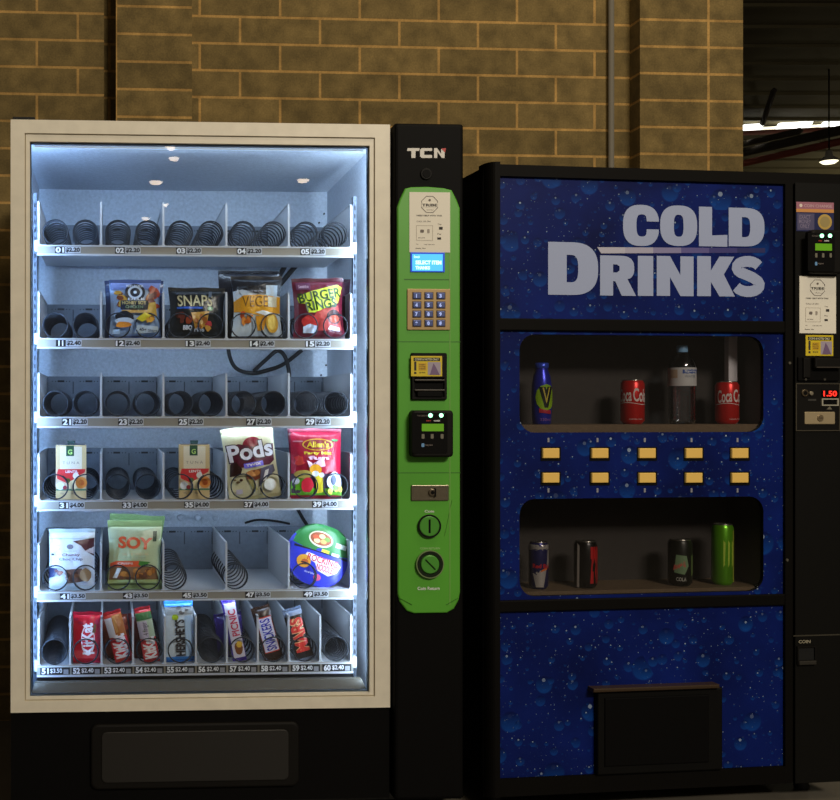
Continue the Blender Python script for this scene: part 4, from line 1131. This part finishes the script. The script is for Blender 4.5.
p.text("HERSHEY'S", .34, .07, .68, .72, (44, 38, 44), .03, rot=True); p.done('chocolate_bar', 'chocolate bar', "white and blue chocolate bar lettered HERSHEY'S in slot 55", 180.5, 5, -2)
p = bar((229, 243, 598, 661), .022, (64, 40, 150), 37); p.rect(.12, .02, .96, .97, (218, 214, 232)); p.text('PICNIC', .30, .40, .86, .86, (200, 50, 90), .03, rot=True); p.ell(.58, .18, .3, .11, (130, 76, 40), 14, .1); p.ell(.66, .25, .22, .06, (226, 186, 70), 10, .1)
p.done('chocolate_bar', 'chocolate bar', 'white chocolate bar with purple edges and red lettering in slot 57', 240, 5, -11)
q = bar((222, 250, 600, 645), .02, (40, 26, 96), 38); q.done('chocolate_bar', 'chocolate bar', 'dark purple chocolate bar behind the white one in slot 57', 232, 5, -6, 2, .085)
p = bar((257, 276, 606, 662), .024, (48, 28, 22), 39, seal=(60, 38, 30)); p.rect(.12, .13, .92, .84, (206, 60, 50)); p.rect(.14, .15, .90, .82, (222, 222, 244)); p.text('SNICKERS', .26, .17, .80, .80, (34, 40, 180), .02, rot=True)
p.done('chocolate_bar', 'chocolate bar', 'dark brown chocolate bar lettered SNICKERS in blue in slot 58', 274.5, 5, -15)
p = bar((289, 308, 608, 662), .024, (34, 24, 24), 40, seal=(110, 124, 150)); p.rect(0, .90, 1, 1, (120, 134, 160)); p.text('MARS', .14, .14, .88, .85, (226, 170, 120), .09, rot=True); p.text('MARS', .14, .14, .88, .85, (214, 52, 44), .035, rot=True)
p.done('chocolate_bar', 'chocolate bar', 'black chocolate bar with red lettering MARS in slot 59', 305.5, 5, -15)

# ------------------------------------------------------------------ drinks machine
D = Frame(486, 3.10, R(7.4))
DM = empty('drinks_vending_machine', D.O, D.th, 'blue drinks vending machine lettered COLD DRINKS with black frame and water drop print', 'vending machine')
DROP = droplet_mat()
x1d = D.X(839); ztop = D.P(560, 166.8)[1]; DD = .78
xA, xB = D.X(498), D.X(783)
s = MB(); SB = mat((11, 10, 9), .6, spec=.15, name='black_cabinet')
s.box(.0, x1d, .20, DD, .04, ztop - .004, SB); s.box(0, .012, .02, .21, .04, ztop - .004, SB); s.box(x1d - .012, x1d, .02, .21, .04, ztop - .004, SB); s.box(0, x1d, .02, .21, ztop - .03, ztop - .004, SB); s.box(0, x1d, .02, .21, .04, .10, SB)
s.build('cabinet', DM)
for x in (.06, x1d - .06):
    for y in (.08, DD - .08): MB().lathe([(.02, 0), (.022, .01), (.012, .045)], RUB, 12, x, y).build('foot', DM)
BF = mat((12, 10, 8), .6, spec=.1, name='black_trim')
zz = lambda y, px=640: D.P(px, y)[1]
# left corner post (rounded), top rail, cross bars
s = MB(); n = 8
pts = [(.026 - .026 * math.cos(R(90 * k / n)), .03 - .045 * math.sin(R(90 * k / n))) for k in range(n + 1)] + [(xA, -.015), (xA, .05), (0, .05)]
vs = [(x, y, .05) for x, y in pts] + [(x, y, ztop + .006) for x, y in pts]; N = len(pts)
s.add(vs, [tuple(range(N)), tuple(range(N, 2 * N))] + [(i, (i + 1) % N, N + (i + 1) % N, N + i) for i in range(N)], BF); s.build('corner_post', DM)
b1a, b1b = zz(319.9), zz(331.9); b2a, b2b = zz(597), zz(608.3); tpb = zz(180.6)
zbot = .10
s = MB(); s.box(xA, x1d, -.010, .03, tpb, ztop, BF); s.build('top_rail', DM)
for a_, b_ in ((b1b, b1a), (b2b, b2a)): MB().prism(rrect(xA, a_, xB, b_, .001), -.010, .03, BF, .003).build('cross_bar', DM)
MB().box(xB, D.X(790.5), -.010, .03, .05, tpb, BF).build('side_post', DM)
MB().box(xA, xB, -.010, .03, .05, zbot, BF).build('kick_rail', DM)
# sign panel
s = MB(); s.box(xA, xB, .0, .02, b1a, tpb, DROP); sg = s.build('sign_panel', DM)


def stroke(path, wd):
    L_, R_ = [], []
    for i, p in enumerate(path):
        a = Vector(path[max(i - 1, 0)]); b = Vector(path[min(i + 1, len(path) - 1)]); t_ = (b - a).normalized(); nn = Vector((-t_.y, t_.x))
        L_.append(tuple(Vector(p) + nn * wd / 2)); R_.append(tuple(Vector(p) - nn * wd / 2))
    return L_ + R_[::-1]


def sup(cx, cy, rx, ry, e=2.6, n=40, a0=0, a1=360):
    out = []
    for k in range(n):
        a = R(a0 + (a1 - a0) * k / (n if abs(a1 - a0) == 360 else n - 1)); c_, s_ = math.cos(a), math.sin(a)
        out.append((cx + rx * math.copysign(abs(c_) ** (2 / e), c_), cy + ry * math.copysign(abs(s_) ** (2 / e), s_)))
    return out


def glyph(ch):
    if ch == 'O': return [sup(.5, .5, .5, .5), sup(.5, .5, .13, .27, 3)]
    if ch == 'C':
        o_ = sup(.5, .5, .5, .5, 2.6, 48, 12, 348); i_ = sup(.52, .5, .15, .27, 3, 24, 348, 12)
        return [o_ + [(.98, .385), (.70, .385)][:0] + [(.99, .41), (.655, .41)] + i_[2:-2] + [(.655, .60), (.99, .60)]]
    if ch == 'L': return [[(0, 0), (1, 0), (1, .30), (.46, .28), (.46, 1), (0, 1)]]
    if ch == 'D': return [[(0, 0), (.45, 0)] + sup(.45, .5, .55, .5, 2.6, 24, -88, 88) + [(.45, 1), (0, 1)], [(.37, .24)] + sup(.44, .5, .16, .26, 3, 12, -85, 85) + [(.37, .76)]]
    if ch == 'I': return [[(0, 0), (1, 0), (1, 1), (0, 1)]]
    if ch == 'N': return [[(0, 0), (.36, 0), (.36, .47), (.64, 0), (1, 0), (1, 1), (.64, 1), (.64, .53), (.36, 1), (0, 1)]]
    if ch == 'K': return [[(0, 0), (.37, 0), (.37, .36), (.60, 0), (1.02, 0), (.72, .55), (1.0, 1), (.60, 1), (.37, .64), (.37, 1), (0, 1)]]
    if ch == 'R': return [[(0, 0), (.36, 0), (.36, .36), (.42, .36), (.60, 0), (1.0, 0), (.76, .42)] + sup(.55, .69, .40, .31, 2.6, 16, -50, 85) + [(.5, 1), (0, 1)], [(.36, .58), (.47, .58), (.54, .63), (.54, .73), (.47, .78), (.36, .78)]]
    if ch == 'S':
        P_ = []
        for k in range(13): a = R(18 + 252 * k / 12); P_.append((.5 + .31 * math.cos(a), .71 + .16 * math.sin(a)))
        for k in range(1, 13): a = R(90 - 252 * k / 12); P_.append((.5 + .33 * math.cos(a), .29 + .17 * math.sin(a)))
        P_[12] = (.5, .52); P_[13] = (.62, .475)
        return [stroke(P_, .27)]


s = MB()
for ch, x0, y0, x1, y1 in (('C', 622.9, 204.9, 659, 246), ('O', 660, 205.5, 697, 246), ('L', 698.8, 207, 727.2, 246.5), ('D', 728.5, 208, 764.3, 246.5),
                           ('D', 548, 242.3, 598, 295), ('R', 600, 255.7, 635.9, 295.7), ('I', 637.7, 255.9, 653.1, 295.9), ('N', 656.6, 256.2, 693.4, 296), ('K', 697, 256.4, 734, 296.3), ('S', 731.6, 256, 764.5, 297)):
    vs, fs = contours2d(glyph(ch)); xm, ym = (x0 + x1) / 2, (y0 + y1) / 2
    if ch == 'S':
        xs_ = [v[0] for v in vs]; ys_ = [v[1] for v in vs]; vs = [((a - min(xs_)) / (max(xs_) - min(xs_)), (b - min(ys_)) / (max(ys_) - min(ys_))) for a, b in vs]
    X0, X1 = D.P(x0, ym)[0], D.P(x1, ym)[0]; Z0, Z1 = D.P(xm, y1)[1], D.P(xm, y0)[1]
    s.add([(X0 + a * (X1 - X0), -.0008, Z0 + b * (Z1 - Z0)) for a, b in vs], fs, LETTER)
LL = mat((190, 188, 206), .5); cols_ = [(190, 188, 206), (176, 172, 196), (140, 134, 176), (96, 88, 150), (60, 56, 124), (34, 36, 100)]
for k in range(6):
    u0, u1 = 597 + 28 * k, 597 + 28 * (k + 1); t0, t1 = 1 - k * .05, 1 - (k + 1) * .05
    q0 = [(u0 + (4 if k == 0 else 0), 253.4 - (1 - t0) * 2), (u1, 253.4 - (1 - t1) * 2), (u1, 247.2 + (1 - t1) * 3), (u0, 247.2 + (1 - t0) * 3)]
    s.add([(D.P(a, b)[0], -.0008, D.P(a, b)[1]) for a, b in q0], [(0, 1, 2, 3)], mat(cols_[k], .5))
s.build('sign_lettering', sg)
# selection panel with two window cut-outs
pan = px_rect(D, 498, 333, 783, 596); zA, zB = b2b + (b2a - b2b), b1b
wins = [rrect(D.X(519.5), D.P(640, 432.3)[1], D.X(763.5), D.P(640, 335.3)[1], .045, 6), rrect(D.X(519.5), D.P(640, 593.7)[1], D.X(763.5), D.P(640, 497.7)[1], .045, 6)]
vs, fs = contours2d([[(xA, b2a), (xB, b2a), (xB, b1b), (xA, b1b)]] + wins)
s = MB(); s.add([(a, .0, b) for a, b in vs], fs, DROP); s.add([(a, .012, b) for a, b in vs], fs, SB)
for wn in wins:
    N = len(wn); s.add([(a, 0, b) for a, b in wn] + [(a, .014, b) for a, b in wn], [(i, (i + 1) % N, N + (i + 1) % N, N + i) for i in range(N)], SB)
sp_ = s.build('selection_panel', DM)
inn = mat((52, 48, 44), .7, name='display_box_dark', noise=.1); GW = glass_mat('smoked_pane', (.90, .89, .90), 1.1)
for k, wn in enumerate(wins):
    x0, x1 = min(p[0] for p in wn) - .012, max(p[0] for p in wn) + .012; z0, z1 = min(p[1] for p in wn) - .004, max(p[1] for p in wn) + .01
    s = MB(); y0, y1 = .014, .19
    shz = D.P(640, 424 if k == 0 else 586, .07)[1]
    s.box(x0, x1, y1, y1 + .004, z0, z1, inn); s.box(x0 - .004, x0, y0, y1, z0, z1, inn); s.box(x1, x1 + .004, y0, y1, z0, z1, inn); s.box(x0, x1, y0, y1, z1, z1 + .004, inn)
    db = s.build('display_box', DM)
    MB().box(x0, x1, y0 + .004, y1, z0 - .001, shz - .0005, mat((112, 94, 70), .6, name='display_shelf', noise=.1)).build('display_shelf', db)
    s = MB(); s.add([(a, .006, b) for a, b in wn] + [(a, .009, b) for a, b in wn], [tuple(range(len(wn))), tuple(range(len(wn), 2 * len(wn)))], GW); s.build('window_pane', DM)
    if k == 0:
        xx, _ = D.P(733, 380, .11); MB().box(xx - .014, xx + .014, .11, .13, shz, z1, mat((226, 226, 230), .5)).build('reflection_strip', db)  # pale strip added to stand in for a reflection in the pane
SHZ = [D.P(640, 424, .07)[1], D.P(640, 586, .07)[1]]
# selection buttons
BT = mat((236, 192, 98), .45, name='button_amber', emit=.10)
for j, (py, py2) in enumerate(((453.2, 440), (477.8, 490.3))):
    for i, px in enumerate((551, 600, 647.3, 694, 740)):
        s = MB(); s.prism(px_rect(D, px - 10.5, py - 6.2, px + 9.5, py + 7.5, 0, .002), -.002, 0, SB)  # black patch paints the button's shadow to its left and below
        bo = s.build('button_shadow', DM); q = MB(); q.prism(px_rect(D, px - 8, py - 4.9, px + 8.3, py + 4.9, -.008, .0015), -.010, -.001, BT, .002); q.build('button', bo)
        q = MB(); x, z = D.P(px - 2.6, py2); q.prism([(x - .0028, z - .006), (x + .0028, z - .006), (x + .0028, z + .006), (x - .0028, z + .006)], -.0008, 0, mat((150, 150, 160), .5)); q.build('price_mark', bo)
# lower panel with the delivery door
s = MB(); s.box(xA, xB, .0, .02, zbot, b2b, DROP); s.build('lower_panel', DM)
s = MB(); dl = px_rect(D, 594, 688, 718, 770)
s.prism(dl, -.022, .0, SB, .004); s.prism(px_rect(D, 593, 686.4, 719, 690.3, -.03), -.034, -.0, mat((62, 46, 30), .35, name='brown_lip'), .003)
s.prism(px_rect(D, 604, 696, 708, 764, -.02), -.026, -.02, BLACK, .003); s.build('delivery_door', DM)
# coin column at the right
s = MB(); s.box(D.X(792), x1d, -.014, .03, .05, tpb + .004, mat((13, 12, 10), .5, spec=.2, name='coin_column_black'))
s.prism(px_rect(D, 793, 634.6, 839.5, 635.8, -.014), -.0155, -.014, mat((66, 62, 52), .4)); cc = s.build('coin_column', DM)
for px, py in ((789.5, 363), (787, 560)):
    x, z = D.P(px, py, -.011); MB().cyly(x, z, .004, -.013, -.010, mat((90, 86, 76), .4), 0, 12).build('screw', DM)
e = -.0145
s = MB(); s.prism(px_rect(D, 796, 202.3, 833.5, 231.5, e), e - .001, e, mat((24, 32, 84), .5)); s.prism(px_rect(D, 796, 202.3, 833.5, 209.5, e), e - .0014, e, mat((170, 112, 130), .5)); s.prism(px_rect(D, 796, 209.2, 833.5, 212.5, e), e - .0015, e, mat((214, 150, 84), .5))
s.prism(px_rect(D, 797, 213.5, 814, 230, e), e - .0014, e, mat((84, 80, 116), .5)); x, z = D.P(824.5, 222, e); s.cyly(x, z, .0225, e - .0018, e, mat((196, 164, 84), .5)); s.cyly(x, z, .016, e - .0020, e, mat((166, 146, 92), .5))
x, z = D.P(800.5, 205.5, e); s.cyly(x, z, .005, e - .0018, e, mat((236, 220, 210), .5))
logo_text(s, 'COIN CHANGE', D, 804, 204.5, 832, 207.5, e - .0018, mat((206, 170, 180), .5), .02); logo_text(s, 'EXACT\nMONEY\nONLY', D, 799, 215, 811, 228, e - .0018, mat((140, 130, 160), .5), .01); s.build('poster', DM)
card_reader(D, 805.5, 231, 836.8, 274.5, e, DM, .026)
notice(D, 799.3, 276.3, 835.8, 333.3, e, DM)
sticker(D, 805.5, 335.2, 833, 355.8, e, DM)
s = MB(); s.prism(px_rect(D, 797, 357, 838, 381, e, .003), e - .006, e, BLACK, .002); s.prism(px_rect(D, 810, 358.5, 836.5, 368, e), e - .022, e, BLACK2, .004); s.prism(px_rect(D, 811, 367, 837, 368.2, e), e - .024, e, mat((70, 64, 58), .3), .001); s.prism(px_rect(D, 801, 358, 808, 378, e), e - .012, e, BLACK2, .003)
for px in (804, 823): x, z = D.P(px, 379.5, e); s.cyly(x, z, .0035, e - .008, e, mat((70, 66, 58), .4), 0, 10)
s.build('note_reader', DM)
s = MB(); LN = mat((84, 78, 66), .4, .3); s.prism(px_rect(D, 795, 383.3, 839, 431, e), e - .002, e, BLACK2); s.ring(px_rect(D, 795, 383.3, 839, 431, e), px_rect(D, 795.9, 384.2, 838.1, 430.1, e), e - .004, e, LN)
x, z = D.P(804, 393, e); s.cyly(x, z, .011, e - .006, e, mat((96, 84, 66), .35, .6), .002); s.cyly(x, z, .006, e - .0065, e, BLACK)
x, z = D.P(810, 393.4, e); s.cyly(x, z, .006, e - .008, e, mat((170, 160, 140), .3, .5), .002)
s.prism(px_rect(D, 807.5, 399, 815.5, 400.8, e), e - .0028, e, mat((60, 58, 54), .5)); cpn = s.build('coin_panel', DM)
s = MB(); s.prism(px_rect(D, 821.5, 389.8, 838, 397.6, e - .002), e - .004, e - .001, BLACK); LR = mat((255, 46, 34), .4, emit=1.6, name='red_digits')
logo_text(s, '1.50', D, 823.5, 390.8, 837, 396.4, e - .0045, LR, .03); s.build('price_display', cpn)
s = MB(); s.ring(px_rect(D, 820.5, 398.4, 837.3, 405.8, e), px_rect(D, 821.8, 399.6, 836, 404.6, e), e - .006, e - .001, mat((196, 190, 172), .35, .3)); s.prism(px_rect(D, 821.8, 399.6, 836, 404.6, e), e - .003, e - .001, BLACK)
s.prism(px_poly(D, [(826, 409.4), (831.5, 409.4), (829, 406.2)], e), e - .0028, e - .001, mat((120, 114, 98), .5)); s.build('coin_slot', cpn)
s = MB(); s.prism(px_rect(D, 803.8, 411.8, 834, 424.2, e, .003), e - .005, e - .001, mat((206, 186, 150), .35, .5, name='return_plate'), .002); x, z = D.P(819, 418, e); s.cyly(x, z, .0105, e - .007, e, mat((150, 132, 104), .35, .6), .002); s.prism(px_rect(D, 817, 417.4, 821, 418.6, e), e - .0074, e, mat((90, 76, 56), .5)); s.build('return_lever', cpn)
s = MB(); logo_text(s, 'COIN', D, 798.7, 640, 810.5, 643.2, e - .001, mat((170, 162, 140), .5), .02)
s.ring(px_rect(D, 796.5, 646, 815, 664, e), px_rect(D, 797.8, 647.3, 813.8, 660, e), e - .005, e, BLACK2); s.prism(px_rect(D, 797.8, 647.3, 813.8, 660, e), e - .001, e + .001, mat((4, 4, 4), .8)); s.prism(px_rect(D, 797.3, 660.3, 814.3, 664.2, e), e - .010, e, mat((48, 45, 40), .4), .002); s.build('coin_return', DM)


# ------------------------------------------------------------------ drinks on show
def wraptext(s, t, r, a0, a1, z0, z1, m, off=.03, tilt=0, rf=None):
    vs, fs = text2d(t, off, 4, .15)
    s.add([((r + .0004) * math.cos(R(a0 + (a1 - a0) * u)), (r + .0004) * math.sin(R(a0 + (a1 - a0) * u)), z0 + v * (z1 - z0) + tilt * (u - .5)) for u, v in vs], fs, m)


def wrappoly(s, r, pts, m, rr=.0003):
    """patch on a can's side: points (angle, z), star shaped"""
    cx_ = sum(p[0] for p in pts) / len(pts); cz_ = sum(p[1] for p in pts) / len(pts); P_ = []
    for i in range(len(pts)):
        a, b = pts[i], pts[(i + 1) % len(pts)]
        for k in range(4): P_.append((a[0] + (b[0] - a[0]) * k / 4, a[1] + (b[1] - a[1]) * k / 4))
    N = len(P_); f = lambda a, z: ((r + rr) * math.cos(R(a)), (r + rr) * math.sin(R(a)), z)
    vs = [f(cx_, cz_)]; Q = 5
    for q in range(1, Q + 1): vs += [f(cx_ + (a - cx_) * q / Q, cz_ + (b - cz_) * q / Q) for a, b in P_]
    fs = [(0, 1 + i, 1 + (i + 1) % N) for i in range(N)] + [(1 + q * N + i, 1 + (q + 1) * N + i, 1 + (q + 1) * N + (i + 1) % N, 1 + q * N + (i + 1) % N) for q in range(Q - 1) for i in range(N)]
    s.add(vs, fs, m, True)


ALU = mat((190, 186, 176), .25, .9, name='aluminium')


def can(name, px, row, r, h, body, label, yaw=0, art=None, depth=.07, group=None):
    x = D.X(px, depth); root = empty(name, D.world(x, depth, SHZ[row]), D.th + R(yaw), label, 'drink can', group)
    s = MB(); s.lathe([(r * .74, 0), (r * .80, .002), (r, .010), (r, h - .012), (r * .86, h - .003)], body, 36)
    if art: art(s, r, h)
    s.build('can_body', root)
    q = MB(); q.lathe([(r * .86, h - .003), (r * .88, h), (r * .82, h), (r * .80, h - .004), (.001, h - .004)], ALU, 36, caps=False); q.lathe([(r * .74, 0), (r * .7, .001), (.001, .004)], ALU, 36, caps=False); q.build('can_lid', root)
    q = MB(); q.prism(rrect(-.007, -.012, .007, .012, .006), 0, .0012, ALU); o = q.build('ring_pull', root); o.rotation_euler = (R(90), 0, 0); o.location = (0, 0, h - .002)
    return root


def art_coke(s, r, h):
    W_ = mat((236, 226, 220), .4)
    wraptext(s, 'Coca', r, -185, -112, h * .50, h * .80, W_, .02, .004); wraptext(s, 'Cola', r, -105, -25, h * .50, h * .80, W_, .02, -.004)
    wraptext(s, 'ORIGINAL TASTE', r, -125, -55, h * .10, h * .125, W_, .0)
    for a in range(-200, -20, 10): wrappoly(s, r, [(a, h * .455 + .003 * math.sin(R(a * 2))), (a + 10, h * .455 + .003 * math.sin(R(a * 2 + 20))), (a + 10, h * .468 + .003 * math.sin(R(a * 2 + 20))), (a, h * .468 + .003 * math.sin(R(a * 2)))], W_)


REDC = mat((214, 34, 30), .3, .35, name='red_can')
can('drink_can', 632.5, 0, .033, .130, REDC, 'red cola can beside the water bottle, left one, upper display window', -12, art_coke)
can('drink_can', 727, 0, .0325, .126, REDC, 'red cola can at the right end of the upper display window', 12, art_coke)


def art_rb(s, r, h):
    S_ = mat((210, 206, 200), .3, .5)
    wrappoly(s, r, [(-180, h * .82), (0, h * .82), (0, h * .94), (-180, h * .94)], S_); wrappoly(s, r, [(-130, h * .05), (-86, h * .05), (-62, h * .46), (-150, h * .34)], S_); wrappoly(s, r, [(-62, h * .46), (-20, h * .5), (-20, h * .82), (-52, h * .82)], S_)
    wraptext(s, 'Red Bull', r, -150, -40, h * .45, h * .54, mat((200, 30, 40), .4), .03); wrappoly(s, r, [(-110, h * .36), (-60, h * .42), (-55, h * .47), (-95, h * .42)], mat((226, 110, 40), .4))


can('drink_can', 538.5, 1, .0275, .137, mat((34, 36, 96), .3, .4, name='blue_can'), 'slim blue and silver energy drink can in the lower display window', 0, art_rb)


def art_cz(s, r, h):
    wrappoly(s, r, [(-165, h * .02), (-150, h * .02), (-148, h * .9), (-160, h * .95)], mat((206, 200, 190), .4)); wraptext(s, 'zero', r, -95, -28, h * .10, h * .9, mat((190, 24, 28), .4), .05)  # pale strip paints the highlight down the can's left side


can('drink_can', 585.5, 1, .0325, .137, mat((22, 20, 20), .3, .4, name='black_can'), 'black drink can with red lettering and a painted highlight in the lower display window', 0, art_cz)


def art_gr(s, r, h):
    wrappoly(s, r, [(-150, h * .30), (-100, h * .26), (-80, h * .45), (-90, h * .66), (-140, h * .68)], mat((120, 150, 110), .4)); wrappoly(s, r, [(-155, h * .34), (-95, h * .42), (-100, h * .56), (-150, h * .46)], mat((206, 96, 84), .4)); wrappoly(s, r, [(-60, h * .22), (-20, h * .3), (-20, h * .7), (-60, h * .66)], mat((104, 130, 70), .4))
    wraptext(s, 'COLA', r, -140, -92, h * .12, h * .2, mat((180, 180, 170), .4), .02)


can('drink_can', 680, 1, .0335, .137, mat((30, 32, 26), .35, .4, name='dark_green_can'), 'dark green drink can left of the tall lime green can', 0, art_gr)


def art_mon(s, r, h):
    for a in (-120, -95, -70): wrappoly(s, r, [(a, h * .30), (a + 8, h * .34), (a + 12, h * .7), (a, h * .74)], mat((180, 214, 70), .4))
    wrappoly(s, r, [(-60, h * .06), (-28, h * .06), (-28, h * .9), (-60, h * .9)], mat((190, 206, 70), .35, .3))


can('drink_can', 722.5, 1, .0300, .180, mat((110, 190, 30), .28, .5, name='lime_can'), 'tall lime green energy drink can in the lower display window', 0, art_mon)

# aluminium bottle-can with the big letter
x = D.X(541.7, .07); h = .177; r = .0285; root = empty('drink_bottle', D.world(x, .07, SHZ[0]), D.th, 'blue drink bottle with green round badge lettered V, far left of upper window', 'drink bottle')
BL = mat((44, 54, 190), .28, .45, name='blue_bottle'); s = MB(); s.lathe([(r * .80, 0), (r * .9, .003), (r * .96, .03), (r, .08), (r * .97, .115), (r * .82, .140), (r * .62, .155), (r * .60, .165)], BL, 36)
LG2 = mat((150, 196, 30), .4)
wrappoly(s, r, [(-90 + 62 * math.cos(2 * PI * k / 12), .078 + .038 * math.sin(2 * PI * k / 12)) for k in range(12)], LG2, .0008)
wraptext(s, 'V', r + .001, -132, -48, .048, .108, mat((16, 24, 14), .4), .20); wraptext(s, 'V', r + .0016, -112, -68, .060, .106, mat((206, 190, 70), .4), .0)
wrappoly(s, r, [(-130, .034), (-60, .030), (-60, .040), (-130, .046)], mat((190, 40, 60), .4), .0009); wraptext(s, '330ml', r * .97, -125, -60, .010, .018, mat((130, 90, 180), .4), .02)
s.build('bottle_body', root); q = MB(); q.lathe([(r * .66, .163), (r * .68, .166), (r * .68, h), (r * .6, h + .001)], mat((60, 90, 220), .3, .4), 24); q.build('cap', root)

# water bottle
x = D.X(682, .075); h = .232; root = empty('water_bottle', D.world(x, .075, SHZ[0]), D.th, 'clear plastic water bottle with pale label between the red cans', 'water bottle')
pet = glass_mat('clear_plastic', (.84, .91, .96), 4.0, .12)
prof = [(.026, 0), (.034, .003), (.037, .012)]
for k in range(9): prof += [(.0375, .018 + k * .012), (.0355, .022 + k * .012), (.0365, .026 + k * .012)]
prof += [(.0385, .130), (.0385, .165), (.036, .178), (.026, .198), (.015, .210), (.0135, .216)]
MB().lathe(prof, pet, 36).build('bottle_body', root)
s = MB(); s.lathe([(.0392, .112), (.0392, .166)], mat((206, 208, 206), .5), 36, caps=False)
wrappoly(s, .0392, [(-120, .148), (-40, .148), (-40, .160), (-120, .160)], mat((70, 100, 170), .4)); wraptext(s, 'Spring', .0394, -112, -48, .150, .158, mat((230, 236, 240), .4), .02); wraptext(s, 'WATER', .0392, -112, -60, .136, .144, mat((150, 160, 170), .4), .02)
wrappoly(s, .0392, [(-175, .135), (-140, .135), (-140, .160), (-175, .160)], mat((186, 166, 140), .4)); s.build('label', root)
MB().lathe([(.0150, .212), (.0158, .214), (.0158, .229), (.014, h)], mat((140, 190, 232), .4), 28).build('cap', root)
